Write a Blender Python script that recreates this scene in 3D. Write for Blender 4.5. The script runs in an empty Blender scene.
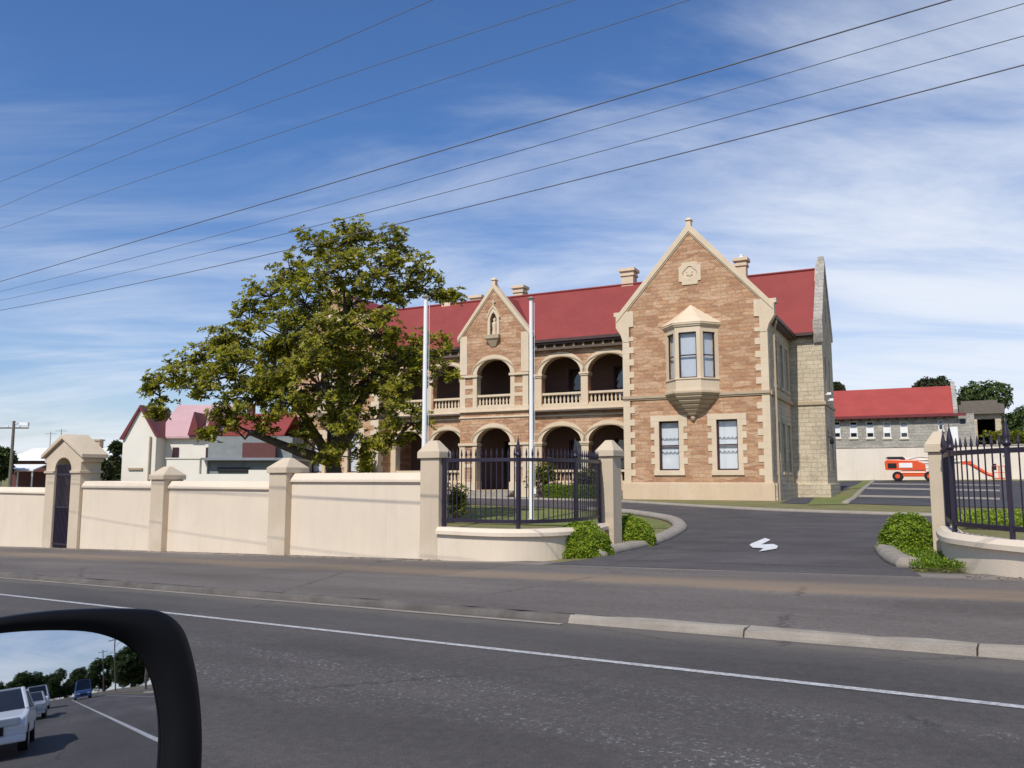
import bpy, bmesh, math, random
from math import sin, cos, pi, radians, sqrt, atan2
from mathutils import Vector, Matrix, noise
from mathutils.geometry import tessellate_polygon
random.seed(7)
R = random.Random(11)
S = bpy.context.scene
COL = S.collection

# ------------------------------------------------------------------ camera
EYE = 1.3; F = 830.0; PITCH = math.atan(96 / 830.0)
cam = bpy.data.cameras.new('camera'); camo = bpy.data.objects.new('camera', cam); COL.objects.link(camo)
camo.location = (0, 0, EYE); camo.rotation_euler = (pi / 2 + PITCH, 0, 0)
cam.sensor_width = 36; cam.lens = 36 * F / 1024; cam.clip_start = 0.05; cam.clip_end = 3000
S.camera = camo
# ------------------------------------------------------------------ sky and sun
SUN_EL = radians(48); SX, SY = -0.428, -0.904
SUN_AZ = atan2(SX, SY)
w = bpy.data.worlds.new('World'); S.world = w; w.use_nodes = True
nt = w.node_tree; nt.nodes.clear()
def N(tree, typ, **kw):
    n = tree.nodes.new(typ)
    for k, v in kw.items():
        if k.startswith('i_'):
            key = k[2:]
            key = int(key) if key.isdigit() else key.replace('_', ' ')
            n.inputs[key].default_value = v
        else: setattr(n, k, v)
    return n
L = nt.links.new
out = N(nt, 'ShaderNodeOutputWorld'); bg = N(nt, 'ShaderNodeBackground'); bg.inputs[1].default_value = 0.125
sky = N(nt, 'ShaderNodeTexSky', sky_type='NISHITA', sun_disc=False, sun_elevation=SUN_EL, sun_rotation=SUN_AZ, air_density=1.0, dust_density=0.6, ozone_density=2.5)
tc = N(nt, 'ShaderNodeTexCoord')
sep = N(nt, 'ShaderNodeSeparateXYZ'); L(tc.outputs['Generated'], sep.inputs[0])
zz = N(nt, 'ShaderNodeMath', operation='ADD', i_1=0.12); L(sep.outputs[2], zz.inputs[0])
zm = N(nt, 'ShaderNodeMath', operation='MAXIMUM', i_1=0.05); L(zz.outputs[0], zm.inputs[0])
px = N(nt, 'ShaderNodeMath', operation='DIVIDE'); L(sep.outputs[0], px.inputs[0]); L(zm.outputs[0], px.inputs[1])
py = N(nt, 'ShaderNodeMath', operation='DIVIDE'); L(sep.outputs[1], py.inputs[0]); L(zm.outputs[0], py.inputs[1])
comb = N(nt, 'ShaderNodeCombineXYZ'); L(px.outputs[0], comb.inputs[0]); L(py.outputs[0], comb.inputs[1])
mp = N(nt, 'ShaderNodeMapping'); mp.inputs['Rotation'].default_value = (0, 0, radians(24)); mp.inputs['Scale'].default_value = (0.55, 1.25, 1); L(comb.outputs[0], mp.inputs[0])
n1 = N(nt, 'ShaderNodeTexNoise', i_Scale=1.15, i_Detail=9.0, i_Roughness=0.62, i_Distortion=0.5); L(mp.outputs[0], n1.inputs[0])
n2 = N(nt, 'ShaderNodeTexNoise', i_Scale=0.42, i_Detail=3.0, i_Roughness=0.5); L(comb.outputs[0], n2.inputs[0])
# a broad veil of cloud to the right, low
veil = N(nt, 'ShaderNodeMapRange', i_1=0.60, i_2=1.05); vm_ = N(nt, 'ShaderNodeMath', operation='MULTIPLY_ADD', i_1=0.6); L(sep.outputs[1], vm_.inputs[0]); L(sep.outputs[0], vm_.inputs[2]); L(vm_.outputs[0], veil.inputs[0])
lowz = N(nt, 'ShaderNodeMapRange', i_1=0.50, i_2=0.02); L(sep.outputs[2], lowz.inputs[0])
va = N(nt, 'ShaderNodeMath', operation='MULTIPLY_ADD', i_1=0.27, i_2=0.0); L(veil.outputs[0], va.inputs[0])
vb = N(nt, 'ShaderNodeMath', operation='MULTIPLY_ADD', i_1=0.27); L(lowz.outputs[0], vb.inputs[0]); L(va.outputs[0], vb.inputs[2])
s1 = N(nt, 'ShaderNodeMath', operation='MULTIPLY_ADD', i_1=0.55); L(n2.outputs[0], s1.inputs[0]); L(n1.outputs[0], s1.inputs[2])
s2 = N(nt, 'ShaderNodeMath', operation='ADD'); L(s1.outputs[0], s2.inputs[0]); L(vb.outputs[0], s2.inputs[1])
cr = N(nt, 'ShaderNodeMapRange', interpolation_type='SMOOTHSTEP', i_1=0.74, i_2=1.36, i_3=0.0, i_4=0.92); L(s2.outputs[0], cr.inputs[0])
hue = N(nt, 'ShaderNodeMix', data_type='RGBA', blend_type='MULTIPLY'); hue.inputs[0].default_value = 1.0
L(sky.outputs[0], hue.inputs[6]); hz_ = N(nt, 'ShaderNodeMapRange', i_1=0.0, i_2=0.38); L(sep.outputs[2], hz_.inputs[0]); hc_ = N(nt, 'ShaderNodeMix', data_type='RGBA'); L(hz_.outputs[0], hc_.inputs[0]); hc_.inputs[6].default_value = (0.92, 0.90, 1.0, 1); hc_.inputs[7].default_value = (0.56, 0.80, 1.10, 1); L(hc_.outputs[2], hue.inputs[7])
mixc = N(nt, 'ShaderNodeMix', data_type='RGBA'); L(cr.outputs[0], mixc.inputs[0]); L(hue.outputs[2], mixc.inputs[6]); mixc.inputs[7].default_value = (6.8, 7.2, 7.9, 1)
L(mixc.outputs[2], bg.inputs[0]); L(bg.outputs[0], out.inputs[0])
sl = bpy.data.lights.new('sun', 'SUN'); sl.energy = 4.2; sl.angle = radians(0.5); sl.color = (1.0, 0.955, 0.885)
so = bpy.data.objects.new('sun', sl); COL.objects.link(so)
sdir = Vector((SX * cos(SUN_EL) / sqrt(SX * SX + SY * SY), SY * cos(SUN_EL) / sqrt(SX * SX + SY * SY), sin(SUN_EL)))
so.rotation_euler = sdir.to_track_quat('Z', 'Y').to_euler()
S.view_settings.view_transform = 'Standard'; S.view_settings.look = 'None'; S.view_settings.gamma = 1; S.view_settings.exposure = 0.0
S.render.resolution_x = 1024; S.render.resolution_y = 768
try: S.cycles.max_bounces = 8; S.cycles.transparent_max_bounces = 12
except Exception: pass

# ------------------------------------------------------------------ frames and terrain
TH = radians(53.0)
ROADROT = -radians(90 - 53.0)                       # local x = along the road to the right, local y = away from the road
tv = Vector((sin(TH), -cos(TH))); nv = Vector((cos(TH), sin(TH)))
SL = 0.034; KH = 0.075; N_KERB = 7.4; N_WALL = 12.95
BPOS = Vector((13.183, 42.0, 0.28)); BROT = -radians(26.7)
ZB = 0.28
def tn2w(t, n): return tv * t + nv * n
def w2tn(x, y): p = Vector((x, y)); return p.dot(tv), p.dot(nv)
def sst(x): x = max(0.0, min(1.0, x)); return x * x * (3 - 2 * x)
def along(t):
    a = abs(t)
    if a > 110: a = 110 + 25 * math.tanh((a - 110) / 25)
    return SL * (a if t > 0 else -a)
def gz(t, n):                                      # site and footpath level
    z0 = along(t) + KH
    z = z0 + (ZB - z0) * sst((n - 13.0) / 27.0)
    return z + 0.036 * max(0.0, min(n, 92) - 48)
def rz(t, n): return along(t)
def ray(x, y):
    a = (x - 512) / F; b = -(y - 384) / F
    return Vector((a, cos(PITCH) - b * sin(PITCH), sin(PITCH) + b * cos(PITCH)))
def g(x, y):                                       # where a sight line of the survey photo meets the ground
    r = ray(x, y); lo = 5.0; hi = 5.0
    while hi < 140:
        p = r * hi; t, n = w2tn(p.x, p.y)
        if EYE + p.z < gz(t, n): break
        lo = hi; hi += 0.5
    for _ in range(30):
        m = (lo + hi) / 2; p = r * m; t, n = w2tn(p.x, p.y)
        if EYE + p.z < gz(t, n): hi = m
        else: lo = m
    p = r * hi; return w2tn(p.x, p.y)
def gw(x, y, Y):                                   # survey point at a known distance
    r = ray(x, y); p = r * (Y / r.y); return Vector((p.x, p.y, p.z + EYE))
def groundz(x, y): t, n = w2tn(x, y); return gz(t, n)

# ------------------------------------------------------------------ materials
def mat(name, col, rough=0.8, metal=0.0, var=0.12, vscale=3.0, bump=0.0, bscale=40.0, spec=0.4, col2=None, coord='Object'):
    m = bpy.data.materials.new(name); m.use_nodes = True; t = m.node_tree; l = t.links.new
    b = t.nodes['Principled BSDF']; b.inputs['Roughness'].default_value = rough; b.inputs['Metallic'].default_value = metal
    b.inputs['Specular IOR Level'].default_value = spec
    c = N(t, 'ShaderNodeTexCoord')
    no = N(t, 'ShaderNodeTexNoise', i_Scale=vscale, i_Detail=5.0, i_Roughness=0.65); l(c.outputs[coord], no.inputs[0])
    mx = N(t, 'ShaderNodeMix', data_type='RGBA')
    mr = N(t, 'ShaderNodeMapRange', i_1=0.3, i_2=0.7); l(no.outputs[0], mr.inputs[0]); l(mr.outputs[0], mx.inputs[0])
    if col2 is None: col2 = tuple(min(1, x * (1 + var)) for x in col); col = tuple(x * (1 - var) for x in col)
    mx.inputs[6].default_value = (*col, 1); mx.inputs[7].default_value = (*col2, 1)
    l(mx.outputs[2], b.inputs['Base Color'])
    if bump:
        n3 = N(t, 'ShaderNodeTexNoise', i_Scale=bscale, i_Detail=4.0); l(c.outputs[coord], n3.inputs[0])
        bp = N(t, 'ShaderNodeBump', i_Strength=bump, i_Distance=0.02); l(n3.outputs[0], bp.inputs['Height']); l(bp.outputs[0], b.inputs['Normal'])
    return m
def stone_mat(name, c1, c2, c3, mortar, bw, rh, msize=0.012, stain=0.0):
    m = bpy.data.materials.new(name); m.use_nodes = True; t = m.node_tree; l = t.links.new
    b = t.nodes['Principled BSDF']; b.inputs['Roughness'].default_value = 0.9; b.inputs['Specular IOR Level'].default_value = 0.2
    c = N(t, 'ShaderNodeTexCoord'); sp = N(t, 'ShaderNodeSeparateXYZ'); l(c.outputs['Object'], sp.inputs[0])
    ad = N(t, 'ShaderNodeMath', operation='ADD'); l(sp.outputs[0], ad.inputs[0]); l(sp.outputs[1], ad.inputs[1])
    cb = N(t, 'ShaderNodeCombineXYZ'); l(ad.outputs[0], cb.inputs[0]); l(sp.outputs[2], cb.inputs[1])
    nz = N(t, 'ShaderNodeTexNoise', i_Scale=1.7, i_Detail=3.0); l(cb.outputs[0], nz.inputs[0])
    sc = N(t, 'ShaderNodeVectorMath', operation='SCALE', i_Scale=0.14); l(nz.outputs['Color'], sc.inputs[0])
    av = N(t, 'ShaderNodeVectorMath', operation='ADD'); l(cb.outputs[0], av.inputs[0]); l(sc.outputs[0], av.inputs[1])
    br = N(t, 'ShaderNodeTexBrick', offset=0.43, squash=0.62, squash_frequency=3, i_Scale=1.0, i_Mortar_Size=msize, i_Mortar_Smooth=0.3, i_Bias=0.0, i_Brick_Width=bw, i_Row_Height=rh)
    br.inputs['Color1'].default_value = (*c1, 1); br.inputs['Color2'].default_value = (*c2, 1); br.inputs['Mortar'].default_value = (*mortar, 1)
    l(av.outputs[0], br.inputs[0])
    # second variation: stretched cells tint single stones
    mp = N(t, 'ShaderNodeMapping'); mp.inputs['Scale'].default_value = (1 / bw * 0.8, 1 / rh * 0.9, 1); l(av.outputs[0], mp.inputs[0])
    vo = N(t, 'ShaderNodeTexVoronoi', i_Scale=1.0); l(mp.outputs[0], vo.inputs[0])
    sx = N(t, 'ShaderNodeSeparateColor'); l(vo.outputs['Color'], sx.inputs[0])
    mr = N(t, 'ShaderNodeMapRange', i_1=0.45, i_2=1.0, i_3=0.0, i_4=0.75); l(sx.outputs[0], mr.inputs[0])
    mx = N(t, 'ShaderNodeMix', data_type='RGBA'); l(mr.outputs[0], mx.inputs[0]); l(br.outputs[0], mx.inputs[6]); mx.inputs[7].default_value = (*c3, 1)
    n4 = N(t, 'ShaderNodeTexNoise', i_Scale=9.0, i_Detail=6.0, i_Roughness=0.7); l(c.outputs['Object'], n4.inputs[0])
    m4 = N(t, 'ShaderNodeMapRange', i_1=0.25, i_2=0.75, i_3=0.72, i_4=1.2); l(n4.outputs[0], m4.inputs[0])
    mu = N(t, 'ShaderNodeMix', data_type='RGBA', blend_type='MULTIPLY'); mu.inputs[0].default_value = 1; l(mx.outputs[2], mu.inputs[6]); l(m4.outputs[0], mu.inputs[7])
    last = mu.outputs[2]
    if stain:
        mp2 = N(t, 'ShaderNodeMapping'); mp2.inputs['Scale'].default_value = (1.2, 1.2, 0.35); l(c.outputs['Object'], mp2.inputs[0])
        n5 = N(t, 'ShaderNodeTexNoise', i_Scale=0.8, i_Detail=7.0, i_Roughness=0.7); l(mp2.outputs[0], n5.inputs[0])
        m5 = N(t, 'ShaderNodeMapRange', i_1=0.5, i_2=0.75, i_3=0.0, i_4=stain); l(n5.outputs[0], m5.inputs[0])
        m6 = N(t, 'ShaderNodeMix', data_type='RGBA'); l(m5.outputs[0], m6.inputs[0]); l(last, m6.inputs[6]); m6.inputs[7].default_value = (0.10, 0.095, 0.085, 1)
        last = m6.outputs[2]
    l(last, b.inputs['Base Color'])
    hs = N(t, 'ShaderNodeMath', operation='MULTIPLY_ADD', i_1=0.5); l(n4.outputs[0], hs.inputs[0])
    inv = N(t, 'ShaderNodeMath', operation='SUBTRACT', i_0=1.0); l(br.outputs['Fac'], inv.inputs[1]); l(inv.outputs[0], hs.inputs[2])
    bp = N(t, 'ShaderNodeBump', i_Strength=0.9, i_Distance=0.035); l(hs.outputs[0], bp.inputs['Height']); l(bp.outputs[0], b.inputs['Normal'])
    return m
def roof_mat(name, col, axis=0, pitch=0.09):
    m = mat(name, col, rough=0.6, var=0.1, vscale=0.6, spec=0.15); t = m.node_tree; l = t.links.new; b = t.nodes['Principled BSDF']
    c = N(t, 'ShaderNodeTexCoord'); wv = N(t, 'ShaderNodeTexWave', wave_type='BANDS', bands_direction='XYZ'[axis], i_Scale=0.314 / pitch); l(c.outputs['Object'], wv.inputs[0])
    bp = N(t, 'ShaderNodeBump', i_Strength=0.35, i_Distance=0.02); l(wv.outputs[0], bp.inputs['Height']); l(bp.outputs[0], b.inputs['Normal'])
    return m
def asphalt(name, base, chip=0.0, band=None, stretch=.12, crack=True, dust=None):
    """base asphalt; chip: pale worn aggregate in the wheel path; dust: (n centre, half width, colour, amount) sandy band along the road"""
    m = bpy.data.materials.new(name); m.use_nodes = True; t = m.node_tree; l = t.links.new
    b = t.nodes['Principled BSDF']; b.inputs['Roughness'].default_value = 0.85; b.inputs['Specular IOR Level'].default_value = 0.3
    c = N(t, 'ShaderNodeTexCoord'); co = c.outputs['Object']
    sp = N(t, 'ShaderNodeSeparateXYZ'); l(co, sp.inputs[0])
    fine = N(t, 'ShaderNodeTexNoise', i_Scale=95.0, i_Detail=3.0, i_Roughness=0.8); l(co, fine.inputs[0])
    mid = N(t, 'ShaderNodeTexNoise', i_Scale=14.0, i_Detail=4.0, i_Roughness=0.7); l(co, mid.inputs[0])
    mp = N(t, 'ShaderNodeMapping'); mp.inputs['Scale'].default_value = (stretch, 0.6, 1); l(co, mp.inputs[0])
    big = N(t, 'ShaderNodeTexNoise', i_Scale=1.5, i_Detail=6.0, i_Roughness=0.6); l(mp.outputs[0], big.inputs[0])
    def ran(s, a, bb, lo, hi): r = N(t, 'ShaderNodeMapRange', i_1=a, i_2=bb, i_3=lo, i_4=hi); l(s, r.inputs[0]); return r.outputs[0]
    def mul(a, bb): r = N(t, 'ShaderNodeMath', operation='MULTIPLY'); l(a, r.inputs[0]); l(bb, r.inputs[1]); return r.outputs[0]
    k = mul(mul(ran(fine.outputs[0], .25, .75, .45, 1.6), ran(mid.outputs[0], .3, .7, .82, 1.18)), ran(big.outputs[0], .3, .7, .78, 1.25))
    mx = N(t, 'ShaderNodeMix', data_type='RGBA', blend_type='MULTIPLY'); mx.inputs[0].default_value = 1; mx.inputs[6].default_value = (*base, 1); l(k, mx.inputs[7])
    last = mx.outputs[2]
    def bandf(nc, hw, jit):
        s = N(t, 'ShaderNodeMath', operation='MULTIPLY_ADD', i_1=jit, i_2=-jit * .5); l(mid.outputs[0], s.inputs[0])
        s2 = N(t, 'ShaderNodeMath', operation='MULTIPLY_ADD', i_1=jit * 2, i_2=-jit); l(big.outputs[0], s2.inputs[0])
        a = N(t, 'ShaderNodeMath', operation='ADD'); l(sp.outputs[1], a.inputs[0]); l(s.outputs[0], a.inputs[1])
        a2 = N(t, 'ShaderNodeMath', operation='ADD'); l(a.outputs[0], a2.inputs[0]); l(s2.outputs[0], a2.inputs[1])
        d = N(t, 'ShaderNodeMath', operation='SUBTRACT', i_1=nc); l(a2.outputs[0], d.inputs[0])
        ab = N(t, 'ShaderNodeMath', operation='ABSOLUTE'); l(d.outputs[0], ab.inputs[0])
        return ran(ab.outputs[0], hw * 1.2, hw * .4, 0, 1)
    if dust:
        for nc, hw, colr, amt in dust:
            f = bandf(nc, hw, hw * 1.0); f = mul(f, ran(big.outputs[0], .25, .6, amt * .35, amt))
            m2 = N(t, 'ShaderNodeMix', data_type='RGBA'); l(f, m2.inputs[0]); l(last, m2.inputs[6]); m2.inputs[7].default_value = (*colr, 1); last = m2.outputs[2]
    if chip:
        for nc, hw in band:
            cn = N(t, 'ShaderNodeTexNoise', i_Scale=30.0, i_Detail=3.0, i_Roughness=.6); l(co, cn.inputs[0])
            f = mul(ran(cn.outputs[0], .58, .66, 0, chip), bandf(nc, hw, .5)); f = mul(f, ran(big.outputs[0], .42, .62, 0, 1))
            m2 = N(t, 'ShaderNodeMix', data_type='RGBA'); l(f, m2.inputs[0]); l(last, m2.inputs[6]); m2.inputs[7].default_value = (.42, .42, .42, 1); last = m2.outputs[2]
    if crack:       # hairline cracks and slightly different resurfaced patches
        wn_ = N(t, 'ShaderNodeVectorMath', operation='SCALE', i_Scale=.35); l(mid.outputs['Color'], wn_.inputs[0])
        wa = N(t, 'ShaderNodeVectorMath', operation='ADD'); l(co, wa.inputs[0]); l(wn_.outputs[0], wa.inputs[1])
        vo = N(t, 'ShaderNodeTexVoronoi', feature='DISTANCE_TO_EDGE', i_Scale=.22); l(wa.outputs[0], vo.inputs[0])
        f = mul(ran(vo.outputs['Distance'], 0.008, .003, 0, .5), ran(big.outputs[0], .45, .55, 0, 1))
        m2 = N(t, 'ShaderNodeMix', data_type='RGBA'); l(f, m2.inputs[0]); l(last, m2.inputs[6]); m2.inputs[7].default_value = (.02, .019, .018, 1); last = m2.outputs[2]
        v2 = N(t, 'ShaderNodeTexVoronoi', distance='CHEBYCHEV', i_Scale=.16); l(co, v2.inputs[0]); sc2 = N(t, 'ShaderNodeSeparateColor'); l(v2.outputs['Color'], sc2.inputs[0])
        m3 = N(t, 'ShaderNodeMix', data_type='RGBA', blend_type='MULTIPLY'); m3.inputs[0].default_value = 1; l(last, m3.inputs[6]); l(ran(sc2.outputs[0], 0, 1, .90, 1.10), m3.inputs[7]); last = m3.outputs[2]
    l(last, b.inputs['Base Color'])
    bp = N(t, 'ShaderNodeBump', i_Strength=0.5, i_Distance=0.01); l(fine.outputs[0], bp.inputs['Height']); l(bp.outputs[0], b.inputs['Normal'])
    return m
def leaf_mat(name, col, rough=0.45, trans=0.25):
    m = bpy.data.materials.new(name); m.use_nodes = True; t = m.node_tree; l = t.links.new
    b = t.nodes['Principled BSDF']; b.inputs['Roughness'].default_value = rough; b.inputs['Specular IOR Level'].default_value = 0.35
    ge = N(t, 'ShaderNodeNewGeometry'); mr = N(t, 'ShaderNodeMapRange', i_3=0.6, i_4=1.45); l(ge.outputs['Random Per Island'], mr.inputs[0])
    mx = N(t, 'ShaderNodeMix', data_type='RGBA', blend_type='MULTIPLY'); mx.inputs[0].default_value = 1; mx.inputs[6].default_value = (*col, 1); l(mr.outputs[0], mx.inputs[7])
    l(mx.outputs[2], b.inputs['Base Color'])
    tr = N(t, 'ShaderNodeBsdfTranslucent'); hs = N(t, 'ShaderNodeMix', data_type='RGBA', blend_type='MULTIPLY'); hs.inputs[0].default_value = 1; l(mx.outputs[2], hs.inputs[6]); hs.inputs[7].default_value = (1.3, 1.5, .6, 1)
    l(hs.outputs[2], tr.inputs[0])
    ms = N(t, 'ShaderNodeMixShader', i_0=trans); l(b.outputs[0], ms.inputs[1]); l(tr.outputs[0], ms.inputs[2])
    l(ms.outputs[0], t.nodes['Material Output'].inputs[0])
    return m
def glass_mat(name, tint=(0.95, 0.965, 0.975), refl=0.25):
    m = bpy.data.materials.new(name); m.use_nodes = True; t = m.node_tree; l = t.links.new
    t.nodes.remove(t.nodes['Principled BSDF'])
    a = N(t, 'ShaderNodeBsdfTransparent'); a.inputs[0].default_value = (*tint, 1); gl = N(t, 'ShaderNodeBsdfGlossy', i_Roughness=0.02)
    ms = N(t, 'ShaderNodeMixShader', i_0=refl * .2); l(a.outputs[0], ms.inputs[1]); l(gl.outputs[0], ms.inputs[2])
    l(ms.outputs[0], t.nodes['Material Output'].inputs[0]); return m
M = {}
M['stone'] = stone_mat('coursed_sandstone', (.52, .295, .16), (.37, .185, .10), (.62, .42, .265), (.40, .28, .195), .58, .20, .016)
M['pale'] = stone_mat('weathered_limestone', (.58, .48, .34), (.50, .41, .29), (.64, .54, .39), (.46, .39, .29), .6, .26, stain=.4)
M['greystone'] = stone_mat('grey_rubble', (.40, .365, .31), (.31, .285, .245), (.48, .44, .37), (.40, .37, .33), .5, .24, stain=.3)
M['cream'] = mat('cream_render', (.63, .50, .345), rough=.85, var=.05, vscale=1.2, bump=.15, bscale=60)
M['creamdark'] = mat('tan_moulding', (.42, .32, .21), rough=.85, var=.08, vscale=2)
M['plinth'] = mat('plinth_render', (.60, .45, .30), rough=.9, var=.06, vscale=.9, bump=.2, bscale=40)
M['wall'] = mat('boundary_render', (.67, .555, .42), rough=.9, var=.045, vscale=.7, bump=.2, bscale=35)
def weather(m, streak=.5, rise=True):
    t = m.node_tree; l = t.links.new; b = t.nodes['Principled BSDF']; src = b.inputs['Base Color'].links[0].from_socket
    c = N(t, 'ShaderNodeTexCoord'); mp = N(t, 'ShaderNodeMapping'); mp.inputs['Scale'].default_value = (2.2, 2.2, .22); l(c.outputs['Object'], mp.inputs[0])
    n = N(t, 'ShaderNodeTexNoise', i_Scale=1.6, i_Detail=7.0, i_Roughness=.7); l(mp.outputs[0], n.inputs[0])
    r = N(t, 'ShaderNodeMapRange', i_1=.50, i_2=.78, i_3=0.0, i_4=streak); l(n.outputs[0], r.inputs[0])
    n2 = N(t, 'ShaderNodeTexNoise', i_Scale=.55, i_Detail=4.0); l(c.outputs['Object'], n2.inputs[0])
    r2 = N(t, 'ShaderNodeMapRange', i_1=.55, i_2=.62, i_3=0.0, i_4=.16); l(n2.outputs[0], r2.inputs[0])
    a = N(t, 'ShaderNodeMix', data_type='RGBA'); l(r.outputs[0], a.inputs[0]); l(src, a.inputs[6]); a.inputs[7].default_value = (.33, .27, .21, 1)
    a2 = N(t, 'ShaderNodeMix', data_type='RGBA'); l(r2.outputs[0], a2.inputs[0]); l(a.outputs[2], a2.inputs[6]); a2.inputs[7].default_value = (.78, .66, .53, 1)
    l(a2.outputs[2], b.inputs['Base Color']); return m
M['pier'] = mat('pier_render', (.54, .435, .31), rough=.9, var=.06, vscale=1.3, bump=.2, bscale=35)
M['roof'] = roof_mat('red_roof_ridge_along_x', (.25, .052, .046), 0)
M['roofy'] = roof_mat('red_roof_ridge_along_y', (.25, .052, .046), 1)
M['roofbright'] = roof_mat('bright_red_roof', (.36, .068, .055), 0)
M['roofpink'] = roof_mat('faded_pink_roof', (.52, .33, .33), 0, .12)
M['roofdark'] = mat('dark_red_gutter', (.16, .028, .03), rough=.5)
M['gutter'] = mat('brown_gutter', (.075, .04, .035), rough=.5)
M['iron'] = mat('dark_violet_iron', (.022, .014, .028), rough=.4, spec=.5)
M['frame'] = mat('maroon_window_frame', (.045, .015, .02), rough=.4)
M['glass'] = glass_mat('window_glass')
M['curtain'] = mat('white_lace', (.80, .79, .78), rough=.9, var=.06, vscale=20)
M['blind_or_dark_sheet'] = mat('pale_blind', (.60, .60, .61), rough=.9, var=.03)
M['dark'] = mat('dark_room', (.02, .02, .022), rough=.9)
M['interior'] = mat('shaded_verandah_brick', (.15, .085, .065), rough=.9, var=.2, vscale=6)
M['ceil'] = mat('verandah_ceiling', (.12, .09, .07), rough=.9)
M['doorblue'] = mat('navy_door', (.03, .035, .06), rough=.4)
M['white'] = mat('white_paint', (.80, .79, .77), rough=.5, var=.03)
M['whitewall'] = mat('white_render', (.76, .70, .60), rough=.9, var=.05, vscale=.6)
M['retain'] = mat('retaining_render', (.72, .64, .53), rough=.9, var=.06, vscale=.5)
M['grey'] = mat('grey_cladding', (.22, .23, .22), rough=.8)
M['brickred'] = mat('dark_red_cladding', (.12, .045, .04), rough=.8)
M['bark'] = mat('grey_brown_bark', (.085, .066, .052), rough=.95, var=.4, vscale=6, bump=.6, bscale=14)
M['leafA'] = leaf_mat('glossy_olive_leaf', (.28, .25, .022), .42, .42); M['leafB'] = leaf_mat('deep_green_leaf', (.085, .105, .016), .42, .35); M['leafC'] = leaf_mat('yellowing_leaf', (.34, .30, .035), .42, .4); M['leafR'] = leaf_mat('rusty_leaf_underside', (.075, .05, .018))
M['shrubA'] = leaf_mat('bright_shrub_leaf', (.27, .33, .025), .5, .38); M['shrubB'] = leaf_mat('shrub_leaf', (.13, .20, .018), .5, .35)
M['dgreen'] = leaf_mat('dark_tree_leaf', (.038, .058, .018), .6, .25); M['mgreen'] = leaf_mat('mid_tree_leaf', (.075, .11, .025), .6, .3); M['brgreen'] = leaf_mat('brownish_tree_leaf', (.062, .058, .026), .6, .15)
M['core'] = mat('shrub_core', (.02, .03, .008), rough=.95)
M['grass'] = mat('lawn', (.13, .13, .04), col2=(.23, .195, .08), rough=.95, vscale=1.1, bump=.8, bscale=90)
M['grassgreen'] = mat('green_lawn', (.11, .14, .028), col2=(.20, .20, .06), rough=.95, vscale=1.4, bump=.8, bscale=90)
M['road'] = asphalt('road_asphalt', (.078, .069, .064), chip=.6, band=[(3.9, .55), (4.9, .4)], dust=[(7.15, .3, (.20, .17, .135), .6), (6.7, .7, (.10, .09, .08), .5)])
M['foot'] = asphalt('footpath_asphalt', (.128, .109, .095), dust=[(10.8, .6, (.24, .175, .115), .85), (12.75, .3, (.26, .22, .18), .9)])
M['drive'] = asphalt('driveway_asphalt', (.078, .069, .066), stretch=.45)
M['drivedark'] = asphalt('carpark_asphalt', (.058, .055, .058), stretch=.5)
M['conc'] = mat('concrete_kerb', (.24, .205, .165), col2=(.34, .295, .24), rough=.9, vscale=2.5, bump=.5, bscale=50)
M['concold'] = mat('worn_dark_kerb', (.075, .066, .06), col2=(.15, .13, .11), rough=.95, vscale=1.8, bump=.8, bscale=18)
M['paint'] = mat('worn_white_line', (.20, .195, .19), col2=(.58, .57, .56), rough=.7, vscale=26)
M['arrow'] = mat('white_road_paint', (.55, .54, .53), col2=(.74, .73, .72), rough=.7, vscale=9)
M['orange'] = mat('orange_paint', (.72, .09, .022), rough=.35, var=.05)
M['black'] = mat('black_rubber', (.012, .012, .012), rough=.8)
M['blackplastic'] = mat('black_plastic', (.006, .006, .007), rough=.5, var=.1, vscale=30, spec=.12)
M['steel'] = mat('galvanised_steel', (.30, .31, .32), rough=.45, metal=.6)
M['wood'] = mat('weathered_pole', (.15, .125, .10), rough=.9, var=.2, vscale=5)
M['wire'] = mat('grey_cable', (.12, .125, .14), rough=.6)
M['carwhite'] = mat('white_car_paint', (.72, .74, .77), rough=.2, var=.01, spec=.6); M['carsilver'] = mat('silver_car_paint', (.45, .47, .50), rough=.25, var=.01, metal=.3); M['carblue'] = mat('blue_van_paint', (.06, .11, .25), rough=.25, var=.01)
M['carglass'] = mat('car_glass', (.012, .016, .02), rough=.05, spec=.8); M['lamp'] = mat('headlight_lens', (.6, .62, .62), rough=.1)
weather(M['wall'], .2); weather(M['pier'], .28); weather(M['retain'], .18); weather(M['plinth'], .3); weather(M['cream'], .22)
mm = bpy.data.materials.new('mirror_silver'); mm.use_nodes = True; b = mm.node_tree.nodes['Principled BSDF']; b.inputs['Metallic'].default_value = 1; b.inputs['Roughness'].default_value = 0.012; b.inputs['Base Color'].default_value = (.66, .68, .72, 1); M['mirror'] = mm

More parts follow.
